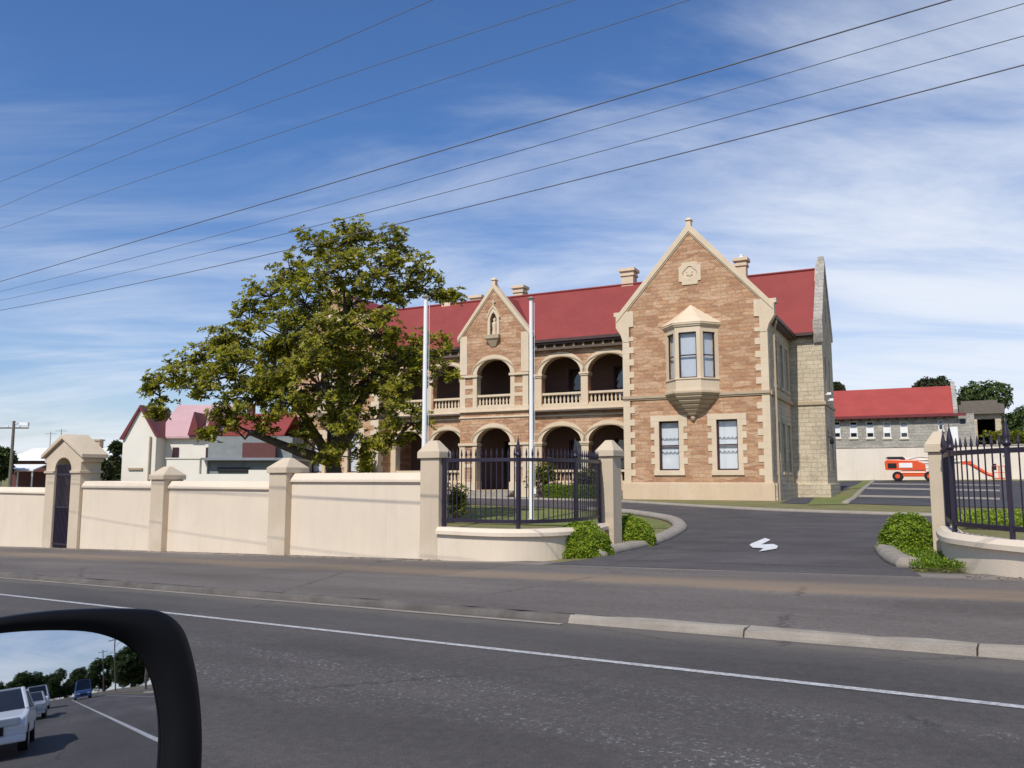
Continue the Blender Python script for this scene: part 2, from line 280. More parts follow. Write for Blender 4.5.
# ------------------------------------------------------------------ mesh helpers
class MB:
    def __init__(s): s.v = []; s.f = []; s.mi = []
    def add(s, vs, fs, mi=0):
        o = len(s.v); s.v += [tuple(p) for p in vs]; s.f += [tuple(i + o for i in f) for f in fs]; s.mi += [mi] * len(fs); return s
    def box(s, x0, x1, y0, y1, z0, z1, mi=0):
        return s.add([(x0, y0, z0), (x1, y0, z0), (x1, y1, z0), (x0, y1, z0), (x0, y0, z1), (x1, y0, z1), (x1, y1, z1), (x0, y1, z1)],
              [(0, 3, 2, 1), (4, 5, 6, 7), (0, 1, 5, 4), (1, 2, 6, 5), (2, 3, 7, 6), (3, 0, 4, 7)], mi)
    def frustum(s, b, z0, tp, z1):                       # b, tp = (x0,x1,y0,y1)
        return s.add([(b[0], b[2], z0), (b[1], b[2], z0), (b[1], b[3], z0), (b[0], b[3], z0), (tp[0], tp[2], z1), (tp[1], tp[2], z1), (tp[1], tp[3], z1), (tp[0], tp[3], z1)],
              [(0, 3, 2, 1), (4, 5, 6, 7), (0, 1, 5, 4), (1, 2, 6, 5), (2, 3, 7, 6), (3, 0, 4, 7)])
    def plate(s, outer, holes, a, bb, fn=lambda p, q, d: (p, d, q), mi=0):   # polygon with holes in the p,q plane from depth a to depth b
        loops = [outer] + holes; pts = [p for lp in loops for p in lp]
        tris = tessellate_polygon([[Vector((p[0], p[1], 0)) for p in lp] for lp in loops])
        n = len(pts); vs = [fn(p[0], p[1], a) for p in pts] + [fn(p[0], p[1], bb) for p in pts]; fs = []
        for t in tris: fs += [tuple(t), tuple(i + n for i in reversed(t))]
        o = 0
        for lp in loops:
            k = len(lp)
            for i in range(k): j = (i + 1) % k; fs.append((o + i, o + j, o + j + n, o + i + n))
            o += k
        return s.add(vs, fs, mi)
    def tube(s, pts, r, seg=8, mi=0, cap=True):
        pts = [Vector(p) for p in pts]; rr = r if isinstance(r, (list, tuple)) else [r] * len(pts)
        vs = []; fs = []; up = None
        for i, p in enumerate(pts):
            d = (pts[min(i + 1, len(pts) - 1)] - pts[max(i - 1, 0)]).normalized()
            if up is None: up = Vector((0, 0, 1)) if abs(d.z) < .9 else Vector((1, 0, 0))
            x = d.cross(up).normalized(); y = x.cross(d).normalized(); up = y
            for k in range(seg): a = 2 * pi * k / seg; vs.append(p + (x * cos(a) + y * sin(a)) * rr[i])
        for i in range(len(pts) - 1):
            for k in range(seg): k2 = (k + 1) % seg; fs.append((i * seg + k, i * seg + k2, (i + 1) * seg + k2, (i + 1) * seg + k))
        if cap: fs.append(tuple(reversed(range(seg)))); fs.append(tuple(range((len(pts) - 1) * seg, len(pts) * seg)))
        return s.add(vs, fs, mi)
    def lathe(s, prof, seg=12, c=(0, 0), mi=0):           # prof [(r,z)]
        vs = []; fs = []
        for r, z in prof:
            for k in range(seg): a = 2 * pi * k / seg; vs.append((c[0] + r * cos(a), c[1] + r * sin(a), z))
        for i in range(len(prof) - 1):
            for k in range(seg): k2 = (k + 1) % seg; fs.append((i * seg + k, i * seg + k2, (i + 1) * seg + k2, (i + 1) * seg + k))
        fs.append(tuple(reversed(range(seg)))); fs.append(tuple(range((len(prof) - 1) * seg, len(prof) * seg)))
        return s.add(vs, fs, mi)
    def sweep(s, path, prof, closed=False):              # path of (x,y,z) level points, prof of (side, up): side + is to the right of travel
        vs = []; fs = []; n = len(path); k = len(prof)
        for i, p in enumerate(path):
            a = Vector(path[max(i - 1, 0)]); b2 = Vector(path[min(i + 1, n - 1)]); d = (b2 - a); d.z = 0; d.normalize(); r = Vector((d.y, -d.x, 0))
            for q in prof: vs.append(Vector(p) + r * q[0] + Vector((0, 0, q[1])))
        for i in range(n - 1):
            for j in range(k): j2 = (j + 1) % k; fs.append((i * k + j, (i + 1) * k + j, (i + 1) * k + j2, i * k + j2))
        fs.append(tuple(range(k))); fs.append(tuple(reversed(range((n - 1) * k, n * k))))
        return s.add(vs, fs)
    def build(s, name, m, parent=None, smooth=False, bevel=0, loc=None, rot=None, keep=False):
        me = bpy.data.meshes.new(name); me.from_pydata(s.v, [], s.f)
        ms = m if isinstance(m, (list, tuple)) else [m]
        for q in ms: me.materials.append(M[q] if isinstance(q, str) else q)
        if len(ms) > 1: me.polygons.foreach_set('material_index', s.mi)
        if not keep:
            bm = bmesh.new(); bm.from_mesh(me); bmesh.ops.recalc_face_normals(bm, faces=bm.faces); bm.to_mesh(me); bm.free()
        if smooth: me.polygons.foreach_set('use_smooth', [True] * len(me.polygons))
        me.update(); o = bpy.data.objects.new(name, me); COL.objects.link(o)
        if parent: o.parent = parent
        if loc is not None: o.location = loc
        if rot is not None: o.rotation_euler = (0, 0, rot) if isinstance(rot, (int, float)) else rot
        if bevel: b = o.modifiers.new('bevel', 'BEVEL'); b.width = bevel; b.segments = 2; b.limit_method = 'ANGLE'
        return o
def tag(o, label=None, cat=None, group=None, kind=None):
    if label: o['label'] = label
    if cat: o['category'] = cat
    if group: o['group'] = group
    if kind: o['kind'] = kind
    return o
def thing(name, label, cat, loc=(0, 0, 0), rot=0, group=None):
    o = bpy.data.objects.new(name, None); COL.objects.link(o); o.location = loc; o.rotation_euler = (0, 0, rot); o.empty_display_size = .3
    return tag(o, label, cat, group)
def dup(o, parent=None):
    c = o.copy(); COL.objects.link(c); c.parent = parent
    for ch in o.children: dup(ch, c)
    return c
def tagset(o, label, cat=None, group=None): return tag(o, label, cat, group)

# ------------------------------------------------------------------ ground, road, footpath (local frame: x along the road, y away)
def sheet(name, ts, ns, zf, m, off=0.0):
    mb = MB(); vs = [(t, n, zf(t, n) + off) for n in ns for t in ts]; k = len(ts)
    fs = [(j * k + i, j * k + i + 1, (j + 1) * k + i + 1, (j + 1) * k + i) for j in range(len(ns) - 1) for i in range(k - 1)]
    mb.add(vs, fs); return tag(mb.build(name, m, smooth=True, rot=ROADROT, keep=True), kind='structure')
def fr(a, b, st): n = max(1, int(round((b - a) / st))); return [a + (b - a) * i / n for i in range(n + 1)]
tsg = [-1500, -900, -500, -300, -200, -150] + fr(-120, 100, 2) + [120, 160, 250, 400, 700, 1200]
def base_z(t, n): return (along(t) if n < N_KERB + .05 else gz(t, n)) - (0.05 if n < 13.5 else 0.012)
sheet('ground', tsg, [-1500, -800, -400, -200, -100, -60, -30, -8, N_KERB, N_KERB + .1, 10, 13] + fr(14, 100, 2) + [120, 160, 250, 400, 800, 1500], base_z, 'grass')
tsr = fr(-120, 110, 2)
sheet('road', tsr, fr(-7.5, N_KERB, 1.5), rz, 'road')
sheet('footpath', tsr, fr(N_KERB + .1, 13.2, .75), gz, 'foot')
tag(MB().box(-7.6, 0, 0, 0, 0, 0).build('x', 'conc'), kind='structure'); bpy.data.objects.remove(bpy.data.objects['x'])
sheet('far_footpath', tsr, [-11, -7.6], lambda t, n: along(t) + .1, 'foot')
def strip(name, t0, t1, n0, n1, m, off, st=2.0): return sheet(name, fr(t0, t1, st), [n0, n1], rz, m, off)
strip('edge_line', -70, 70, 5.785, 5.865, 'paint', .004)
strip('centre_line', -70, 70, 2.0, 2.12, 'paint', .004)
# kerb: old dark section to the left, pale concrete one at the crossing
def ngon(pxs, zoff, name, m, frm=0, extra=None, cell=0.8):
    """ground sheet bounded by surveyed outline, gridded finely so that it follows the terrain"""
    pts = [g(*p) if not isinstance(p, Vector) else (p.x, p.y) for p in pxs]
    bm = bmesh.new(); vs = [bm.verts.new((p[0], p[1], 0)) for p in pts]
    bm.faces.new(vs); bmesh.ops.triangulate(bm, faces=bm.faces[:])
    t0 = min(p[0] for p in pts); t1 = max(p[0] for p in pts); a0 = min(p[1] for p in pts); a1 = max(p[1] for p in pts)
    for t in fr(t0, t1, cell)[1:-1]:
        bmesh.ops.bisect_plane(bm, geom=bm.verts[:] + bm.edges[:] + bm.faces[:], plane_co=(t, 0, 0), plane_no=(1, 0, 0))
    for a in fr(a0, a1, cell)[1:-1]:
        bmesh.ops.bisect_plane(bm, geom=bm.verts[:] + bm.edges[:] + bm.faces[:], plane_co=(0, a, 0), plane_no=(0, 1, 0))
    for v in bm.verts: v.co.z = gz(v.co.x, v.co.y) + (zoff if v.co.y > 15 else .003 + (zoff - .003) * sst((v.co.y - 12.6) / 1.5))
    for f in bm.faces:
        f.normal_update()
        if f.normal.z < 0: f.normal_flip()
    me = bpy.data.meshes.new(name); bm.to_mesh(me); bm.free(); me.materials.append(M[m])
    o = bpy.data.objects.new(name, me); COL.objects.link(o); o.rotation_euler = (0, 0, ROADROT); return tag(o, kind='structure')
def kerb_run(name, t0, t1, m, jag):
    mb = MB(); path = []
    for t in fr(t0, t1, .35): path.append((t, N_KERB + .05 + R.uniform(-jag, jag), along(t)))
    k = 7; prof = [(-.06, -.02), (.11, -.02), (.10, .02), (.085, .062), (.055, .078), (.02, .083), (-.06, .082)]
    mb.sweep(path, prof)
    if jag: mb.v = [(x, y, z + (R.uniform(-.018, .004))) for x, y, z in mb.v]
    return tag(mb.build(name, m, rot=ROADROT, smooth=False), kind='structure')
tk = -w2tn(*(ray(566, 615).xy * 9.0))[0]
kerb_run('old_kerb', -70, -4.83, 'concold', .025)
for i, (a, b_) in enumerate([(-4.815, -2.95), (-2.935, -1.1), (-1.085, .6), (.615, 2.6), (2.615, 5), (5.015, 40)]): kerb_run('kerb', a, b_, 'conc', .003)
strip('gutter', -70, -4.83, 7.20, 7.29, 'conc', .006)

# driveway
drive_px = [(591, 559), (612, 553), (650, 545), (677, 535), (683, 528), (676, 521), (650, 516), (625, 513), (600, 511), (560, 508.6), (500, 505.6), (440, 503.5), (380, 502),
            (380, 497.6), (440, 498), (500, 499), (560, 500.5), (622, 502.5), (700, 507.4), (775, 511.5), (880, 515.2), (960, 517.5), (946, 528), (925, 540), (898, 550), (888, 557), (912, 570.5)]
dpts = [g(*p) for p in drive_px]
ent = [Vector((dpts[-1][0] + .3, 12.6)), Vector((dpts[0][0] - .2, 12.6))]
ngon(drive_px + ent, .012, 'driveway', 'drive')
ngon([(455, 523), (520, 521), (560, 520), (600, 519), (640, 528), (668, 528), (660, 521), (625, 514.5), (560, 510), (500, 507), (440, 505), (400, 504), (330, 510), (400, 520)], .004, 'lawn', 'grassgreen')
ngon([(808, 505), (848, 504.5), (856, 497), (836, 494), (815, 496)], .006, 'side_lawn', 'grassgreen')
ngon([(846, 489), (866, 481), (874, 481), (862, 488)], .012, 'far_lawn', 'grassgreen')
ngon([(780, 503), (806, 504), (822, 496), (850, 489), (862, 481), (842, 481), (800, 492)], .004, 'side_path', 'drivedark')
ngon([(845, 503.5), (960, 507), (1080, 509), (1120, 500), (1060, 481), (874, 480.5)], .006, 'car_park', 'drivedark')
for a in [[(866, 487.5), (1000, 490), (1000, 491.6), (863, 489.1)], [(855, 495), (1000, 498), (1000, 500), (852, 497)], [(870, 483.3), (1000, 485), (1000, 486), (868.5, 484.3)]]:
    ngon(a, .016, 'parking_strip', 'conc')
ngon([(950, 519), (1100, 540), (1100, 512), (1030, 509), (985, 513), (958, 512)], .012, 'right_lawn', 'grassgreen')
def kerb_path(name, pxs, wdt, h, m='conc', sub=4):
    pts = [Vector((*g(*p), 0)) for p in pxs]; path = []
    for i in range(len(pts) - 1):
        p0, p1, p2, p3 = pts[max(i - 1, 0)], pts[i], pts[i + 1], pts[min(i + 2, len(pts) - 1)]
        for k in range(sub):
            u = k / sub; path.append(.5 * ((2 * p1) + (p2 - p0) * u + (2 * p0 - 5 * p1 + 4 * p2 - p3) * u * u + (3 * p1 - p0 - 3 * p2 + p3) * u ** 3))
    path.append(pts[-1]); path = [(p.x, p.y, gz(p.x, p.y)) for p in path]
    prof = [(-wdt / 2, -.03), (wdt / 2, -.03), (wdt / 2, h * .5), (wdt * .3, h), (-wdt * .3, h), (-wdt / 2, h * .5)]
    return tag(MB().sweep(path, prof).build(name, m, rot=ROADROT, smooth=True), kind='structure')
kerb_path('island_kerb', [(594, 557), (620, 551), (652, 543.5), (672, 535), (680, 528), (672, 521), (648, 516), (622, 512.6), (590, 510.4)], .42, .15)
kerb_path('far_kerb', [(380, 497.4), (440, 497.8), (500, 498.8), (560, 500.3), (622, 502.2), (700, 507), (775, 511), (880, 514.6), (965, 517)], .4, .10)
kerb_path('right_kerb', [(884, 549), (889, 556), (898, 563), (910, 568)], .36, .15)
kerb_path('car_park_kerb', [(845, 503.8), (856, 496), (866, 487), (874, 481)], .3, .10)
# painted arrow on the driveway
apx = [(749.5, 546.3), (752, 544.5), (765, 539.2), (770.6, 541), (761.5, 545.8), (773.6, 545.3), (778, 547.3), (776.7, 550), (759, 553), (763.5, 549.6), (753, 549)]
ngon(apx, .03, 'painted_arrow', 'arrow', cell=.5)

# ------------------------------------------------------------------ main building (local x along the facade, y into the building, z up)
BLD = thing('sandstone_building', 'large two storey sandstone building with arcaded verandahs, red roof and gabled wings', 'building', BPOS, BROT)
def xz(p, q, d): return (p, d, q)
def yz(p, q, d): return (d, p, q)
def arch(cx, hw, z0, zs, rise, n=18):
    return [(cx - hw, z0)] + [(cx - hw * cos(pi * i / n), zs + rise * sin(pi * i / n)) for i in range(n + 1)] + [(cx + hw, z0)]
def rect(x0, x1, z0, z1): return [(x0, z0), (x0, z1), (x1, z1), (x1, z0)]
def part(mb, name, m, parent=BLD, **k): return mb.build(name, m, parent, **k)
def arch_ring(cx, hw, zs, rise, wd, y0, y1, n=20):
    o = []; i_ = []
    for k in range(n + 1):
        a = pi * k / n; o.append((cx - (hw + wd) * cos(a), zs + (rise + wd) * sin(a))); i_.append((cx - hw * cos(a), zs + rise * sin(a)))
    return MB().plate(o + i_[::-1], [], y0, y1)
def sash(parent, x0, x1, z0, z1, y, facing='xz', lace=True, inside='blind_or_dark_sheet'):
    """window > frame, glass pane and curtain behind, set back in its opening"""
    fn = xz if facing == 'xz' else yz
    mb = MB(); fw = .075; zm = (z0 + z1) / 2
    mb.plate(rect(x0, x1, z0, z1), [rect(x0 + fw, x1 - fw, z0 + fw, zm - .035), rect(x0 + fw, x1 - fw, zm + .035, z1 - fw)], y, y + (.07 if facing == 'xz' else -.07), fn)
    w_ = part(mb, 'window', 'frame', parent)
    s = 1 if facing == 'xz' else -1
    part(MB().plate(rect(x0 + .03, x1 - .03, z0 + .03, z1 - .03), [], y + s * .03, y + s * .036, fn), 'pane', 'glass', w_)
    if lace:
        yb = y + s * .14; c = MB(); n = 10; W = x1 - x0
        for (zt, zb, amp, m_) in [(z1, z0 + (z1 - z0) * .62, .12, 0), (z0 + (z1 - z0) * .60, z0 + (z1 - z0) * .34, .13, 0), (z0 + (z1 - z0) * .32, z0, 0, 0)]:
            pts = [(x0, zt), (x1, zt)] + [(x1 - W * k / n, zb + (amp if k % 2 else 0)) for k in range(n + 1)]
            c.plate(pts, [], yb, yb + s * .01, fn)
        part(c, 'curtain', 'curtain', w_)
        part(MB().plate(rect(x0 - .05, x1 + .05, z0 - .05, z1 + .05), [], y + s * .2, y + s * .21, fn), 'blind_or_dark_sheet', 'blind_or_dark_sheet', w_)
    else:
        part(MB().plate(rect(x0, x1, z0, z1), [], y + s * .16, y + s * .17, fn), 'blind_or_dark_sheet', inside, w_)  # pale blind; behind verandah windows a near-black sheet painted as the unlit room
    return w_
def surround(parent, x0, x1, z0, z1, y):
    mb = MB(); wd = .30; pr = .035
    nb = 8; H = z1 - z0
    for k in range(nb):
        e = .46 if k % 2 else .26
        a = z0 + H * k / nb; b_ = z0 + H * (k + 1) / nb
        mb.box(x0 - e, x0, y - pr, y + .1, a, b_); mb.box(x1, x1 + e, y - pr, y + .1, a, b_)
    mb.box(x0 - .46, x1 + .46, y - pr - .004, y + .1, z1, z1 + .30); mb.box(x0 - .30, x1 + .30, y - .09, y + .1, z0 - .26, z0)
    return part(mb, 'window_surround', 'cream', parent, bevel=.008)
def quoins(x, y, z0, z1, sgn, m='cream', both=True):
    mb = MB(); k = 0; z = z0; hh = .34
    while z < z1 - .05:
        e = .62 if k % 2 else .36; zt = min(z + hh, z1)
        xa, xb = (x, x - sgn * e) if True else 0
        mb.box(min(xa, xb) - (.03 if sgn < 0 else 0), max(xa, xb) + (.03 if sgn > 0 else 0), y - .035, y + (.55 if k % 2 == 0 else .35), z, zt); z = zt; k += 1
    return part(mb, 'quoins', m, bevel=.008)
def gable_front(x0, x1, ze, xa, za, holes, y, th=.45, m='stone', z0=0): return MB().plate([(x0, z0), (x0, ze), (xa, za), (x1, ze), (x1, z0)], holes, y, y + th)
def coping(x0, x1, ze, xa, za, y, th=.5, wd=.36, ov=.35):
    mb = MB(); k = wd; ze = ze - ov * (za - ze) / (xa - x0 - ov)
    mb.plate([(x0, ze), (xa, za), (x1, ze), (x1, ze + k), (xa, za + k * 1.25), (x0, ze + k)], [], y - .10, y + th)
    mb.plate([(x0 + .0, ze - .10), (xa, za - .10), (x1, ze - .10), (x1, ze - .002), (xa, za - .002), (x0, ze - .002)], [], y - .05, y + .1)
    mb.frustum((xa - .13, xa + .13, y - .08, y + .3), za + k * .8, (xa - .11, xa + .11, y - .06, y + .28), za + k + .30)
    mb.frustum((xa - .19, xa + .19, y - .13, y + .35), za + k + .26, (xa - .08, xa + .08, y, y + .22), za + k + .42)
    return part(mb, 'gable_coping', 'cream', bevel=.012)
def kneeler(x, sgn, zt, y, th=.5):          # corbelled block at the foot of a gable
    pts = [(x, zt - 1.55), (x + sgn * .12, zt - 1.15), (x + sgn * .40, zt - .72), (x + sgn * .40, zt - .1), (x + sgn * .52, zt - .06), (x + sgn * .52, zt + .16), (x - sgn * .62, zt + .16), (x - sgn * .62, zt - .72), (x - sgn * .36, zt - .73), (x - sgn * .36, zt - 1.55)]
    return part(MB().plate(pts, [], y - .06, y + th), 'kneeler', 'cream', bevel=.015)
def gable_roof_y(x0, x1, ze, xa, za, y0, y1, th=.12):      # ridge along y
    mb = MB(); mb.plate([(x0, ze), (xa, za), (x1, ze), (x1, ze - th), (xa, za - th), (x0, ze - th)], [], y0, y1)
    return part(mb, 'roof', 'roofy')
def gable_roof_x(y0, y1, ze, ya, za, x0, x1, th=.12, ze1=None):
    ze1 = ze if ze1 is None else ze1
    mb = MB(); mb.plate([(y0, ze), (ya, za), (y1, ze1), (y1, ze1 - th), (ya, za - th), (y0, ze - th)], [], x0, x1, yz)
    return part(mb, 'roof', 'roof')
# ---- right wing
def wing(x0, x1, y, xa, full=True):
    W1 = [(xa - 1.88, xa - .80, 1.53, 4.15), (xa + 1.20, xa + 2.28, 1.53, 4.15)] if full else [(xa - 1.9, xa - .9, 1.53, 4.15), (xa + 1.3, xa + 2.2, 1.53, 4.15)]
    holes = [rect(*w_) for w_ in W1] + [rect(xa - 1.1, xa + 1.1, 6.1, 8.8)]
    ze = 10.15; za = 14.4
    part(gable_front(x0, x1, ze, xa, za, holes, y), 'front_wall', 'stone')
    part(MB().box(x0 - .1, x1 + .14, y - .13, y + .3, -1.2, .82).box(x0 - .06, x1 + .09, y - .08, y + .25, .815, .9), 'plinth', 'plinth', bevel=.015)
    for (a, b_, c_, d) in W1:
        w_ = sash(BLD, a, b_, c_, d, y + .16); surround(w_, a, b_, c_, d, y)
    part(MB().box(x0 - .05, x1 + .06, y - .11, y + .1, 5.42, 5.58).box(x0 - .05, x1 + .04, y - .06, y + .1, 5.34, 5.419), 'string_course', 'creamdark', bevel=.01)
    quoins(x0, y, .9, 5.34, -1); quoins(x1, y, .9, 5.34, 1); quoins(x0, y, 5.58, ze - 1.3, -1); quoins(x1, y, 5.58, ze - 1.3, 1)
    coping(x0 - .35, x1 + .35, ze - .02, xa, za + .02, y); kneeler(x0, -1, ze, y); kneeler(x1, 1, ze, y)
    # roundel: square with lobed cusps and a disc
    mb = MB(); q = .56; c = 12.1
    out_ = [(xa - .6, c - .42), (xa - .6, c + .42), (xa - .44, c + .44), (xa - .42, c + .62), (xa + .42, c + .62), (xa + .44, c + .44), (xa + .6, c + .42), (xa + .6, c - .42), (xa + .44, c - .44), (xa + .42, c - .62), (xa - .42, c - .62), (xa - .44, c - .44)]
    cir = [(xa + .36 * cos(2 * pi * k / 32) * (1 + .10 * cos(4 * 2 * pi * k / 32)), c + .36 * sin(2 * pi * k / 32) * (1 + .10 * cos(4 * 2 * pi * k / 32))) for k in range(32)]
    mb.plate(out_, [cir], y - .05, y + .06)
    o = part(mb, 'roundel', 'cream', bevel=.01)
    part(MB().plate([(xa + .36 * cos(2 * pi * k / 20), c + .36 * sin(2 * pi * k / 20)) for k in range(20)], [], y - .01, y + .02), 'roundel_disc', 'cream', o)
    part(MB().plate([(xa + (.2 if k % 2 else .11) * cos(2 * pi * k / 12), c + (.2 if k % 2 else .11) * sin(2 * pi * k / 12)) for k in range(12)], [], y - .05, y - .012), 'rosette', 'cream', o)
    return ze, za
def oriel(xa, y):
    hb, hf, pj = 1.42, .66, .86
    o = BLD
    def ring(s): return [(xa - hb * s, y + .05), (xa - hb * s, y), (xa - hf * s, y - pj * s), (xa + hf * s, y - pj * s), (xa + hb * s, y), (xa + hb * s, y + .05)]
    def slab(mb, s0, s1, z0, z1):
        a, b_ = ring(s0), ring(s1); k = len(a)
        mb.add([(p[0], p[1], z0) for p in a] + [(p[0], p[1], z1) for p in b_], [tuple(range(k)), tuple(range(k, 2 * k))] + [(i, (i + 1) % k, (i + 1) % k + k, i + k) for i in range(k)]); return mb
    ob = part(slab(slab(slab(MB(), 1.0, 1.0, 5.72, 6.3), 1.07, 1.07, 5.62, 5.72), 1.05, 1.05, 6.25, 6.33), 'oriel_window', 'cream', bevel=.01)
    part(slab(slab(slab(MB(), 1.0, 1.0, 8.75, 9.06), 1.06, 1.10, 9.06, 9.16), 1.13, 1.13, 9.16, 9.26), 'cornice', 'cream', ob, bevel=.01)
    # posts at corners
    mb = MB()
    cs = ring(1.0)[1:5]; cs = [Vector(c) for c in cs]
    for i in range(3):
        a, b_ = cs[i], cs[i + 1]; d = (b_ - a).normalized(); nr = Vector((-d.y, d.x)); ln = (b_ - a).length; wd = .19
        for s0, s1 in ((0, wd), (ln - wd, ln)):
            p = [a + d * s0, a + d * s1, a + d * s1 + nr * .22, a + d * s0 + nr * .22]
            if i == 1: p = [q + Vector((0, -.004)) for q in p]
            mb.add([(q.x, q.y, 6.32) for q in p] + [(q.x, q.y, 8.76) for q in p], [(0, 1, 2, 3), (4, 5, 6, 7), (0, 1, 5, 4), (1, 2, 6, 5), (2, 3, 7, 6), (3, 0, 4, 7)])
    part(mb, 'mullions', 'cream', ob)
    for i in range(3):
        a, b_ = cs[i], cs[i + 1]; d = (b_ - a).normalized(); nr = Vector((-d.y, d.x)); ln = (b_ - a).length; wd = .19
        def fn(p, q, dd, a=a, d=d, nr=nr): v = a + d * p + nr * dd; return (v.x, v.y, q)
        x0, x1, z0, z1 = wd, ln - wd, 6.33, 8.75; zm = (z0 + z1) / 2; fw = .06
        part(MB().plate(rect(x0, x1, z0, z1), [rect(x0 + fw, x1 - fw, z0 + fw, zm - .03), rect(x0 + fw, x1 - fw, zm + .03, z1 - fw)], .08, .14, fn), 'sash_frame', 'frame', ob)
        part(MB().plate(rect(x0, x1, z0, z1), [], .11, .115, fn), 'pane', 'glass', ob)
        part(MB().plate(rect(x0 - .1, x1 + .1, z0, z1), [], .24, .25, fn), 'curtain', 'blind_or_dark_sheet', ob)
    # stepped stone roof
    mb = MB(); st = 4
    for k in range(st):
        f0 = 1.15 * (1 - k / st) + .0; f1 = 1.15 * (1 - (k + .92) / st)
        slab(mb, max(f0, .05), max(f1, .04), 9.26 + 1.08 * k / st, 9.26 + 1.08 * (k + 1) / st)
    part(mb, 'oriel_roof', 'cream', ob)
    # corbel below, in shrinking mouldings
    mb = MB(); zc = [5.62, 5.42, 5.22, 5.0, 4.78, 4.58, 4.4]; sc = [1.12, 1.0, .84, .66, .48, .32, .2]
    for k in range(6):
        slab(mb, (sc[k] + sc[k + 1]) / 2 - .03, sc[k], zc[k + 1], zc[k + 1] + (zc[k] - zc[k + 1]) * .62); slab(mb, sc[k], sc[k] - .02, zc[k + 1] + (zc[k] - zc[k + 1]) * .62, zc[k] - .003)
    mb.lathe([(.03, 4.1), (.11, 4.17), (.15, 4.28), (.10, 4.39)], 10, (xa, y - .05))
    part(mb, 'corbel', 'creamdark', ob)
XA = -4.02
wing(-7.85, -.1, 0, XA); oriel(XA, 0)
gable_roof_y(-8.15, .28, 9.55, XA, 14.17, .35, 8.6)
# side walls of the right wing, tall narrow sashes
def side_wall(x, y0, y1, ztop, wins, m='pale', z0=-1.2, th=-.4):
    holes = [rect(a, b_, c_, d) for a, b_, c_, d in wins]
    part(MB().plate(rect(y0, y1, z0, ztop), holes, x, x + th, yz), 'side_wall', m)
    for a, b_, c_, d in wins:
        w_ = sash(BLD, a, b_, c_, d, x - .14, 'yz', lace=False)
        mb = MB(); mb.plate(rect(a - .18, b_ + .18, c_ - .18, d + .2), [rect(a, b_, c_, d)], x - .02, x + .035, yz); mb.plate(rect(a - .22, b_ + .22, c_ - .2, c_ - .05), [], x - .02, x + .09, yz)
        part(mb, 'window_surround', 'pale', w_)
sw = [(yc - .42, yc + .42, z0, z1) for yc in (2.3, 4.2, 6.1) for z0, z1 in ((1.5, 4.1), (6.1, 8.5))]
side_wall(-.1, .45, 7.5, 9.45, sw)
part(MB().box(-.3, .12, .18, 7.4, -1.2, .85), 'side_plinth', 'pale'); part(MB().plate(rect(.12, 7.5, 5.36, 5.58), [], -.14, .04, yz), 'side_string_course', 'creamdark')
part(MB().box(.26, .38, .5, 7.4, 9.3, 9.48), 'gutter', 'gutter'); part(MB().box(-.12, .25, .5, 7.2, 9.22, 9.34), 'soffit', 'gutter')
part(MB().tube([(.14, .62, -.5), (.14, .62, 8.6), (.30, .62, 9.3)], .055), 'downpipe', 'creamdark')
part(MB().plate(rect(0, 8.3, -1.2, 9.4), [], -7.4, -7.8, yz), 'inner_wall', 'stone')
# ---- right cross block of pale stone
X1 = 1.75; YB0, YB1, YR = 7.45, 12.9, 10.15
part(MB().plate(rect(-.5, X1, -1.2, 9.6), [], YB0, YB0 + .5), 'block_front_wall', 'pale')
ew = [(8.5, 9.1, 6.2, 8.3), (10.6, 11.2, 6.2, 8.3), (8.5, 9.1, 1.6, 4.0), (10.6, 11.2, 1.6, 4.0), (9.9, 10.4, 10.6, 11.9)]
part(MB().plate([(YB0 + .5, -1.2), (YB0 + .5, 10.15), (YR, 14.25), (YB1, 10.0), (YB1, -1.2)], [rect(*a) for a in ew], X1, X1 - .5, yz), 'end_wall', 'pale')
for a in ew: sash(BLD, *a, X1 - .15, 'yz', lace=False)
cp = MB(); cp.plate([(YB0 - .15, 9.95), (YR, 14.15), (YB1 + .15, 9.8), (YB1 + .15, 10.15), (YR, 14.6), (YB0 - .15, 10.3)], [], X1 - .42, X1 + .08, yz); cp.box(X1 - .3, X1 + .02, YR - .15, YR + .15, 14.3, 14.8)
cp.plate([(YB0 - .15, 9.0), (YB0 + .02, 9.0), (YB0 + .3, 9.95), (YB0 + .3, 10.35), (YB0 - .3, 10.35), (YB0 - .3, 9.5)], [], X1 - .44, X1 + .1, yz)
part(cp, 'end_coping', 'greystone', bevel=.015)
part(MB().box(.0, X1 + .16, YB0 - .16, YB0 + .4, -1.2, .8).box(X1 - .2, X1 + .16, YB0 + .4, YB1, -1.2, .8), 'block_plinth', 'pale', bevel=.03)
part(MB().box(.0, X1 + .09, YB0 - .09, YB0 + .3, 5.36, 5.56).box(X1 - .2, X1 + .09, YB0 + .3, YB1, 5.36, 5.56), 'block_string_course', 'creamdark', bevel=.01)
gable_roof_x(YB0 - .35, YB1 + .2, 9.62, YR, 14.0, -7.5, X1 - .4)
part(MB().box(.36, X1 - .45, YB0 - .47, YB0 - .33, 9.42, 9.6), 'gutter', 'gutter'); part(MB().box(.2, X1 - .45, YB0 - .33, YB0 + .02, 9.36, 9.46), 'soffit', 'gutter')
for yy, zz_ in ((YB0 + .7, 6.0), (YB0 + 1.9, 5.75)):
    sc_ = part(MB().box(X1, X1 + .2, yy, yy + .05, zz_, zz_ + .05).box(X1 + .1, X1 + .32, yy - .08, yy + .08, zz_ - .02, zz_ + .12), 'security_camera', 'white')
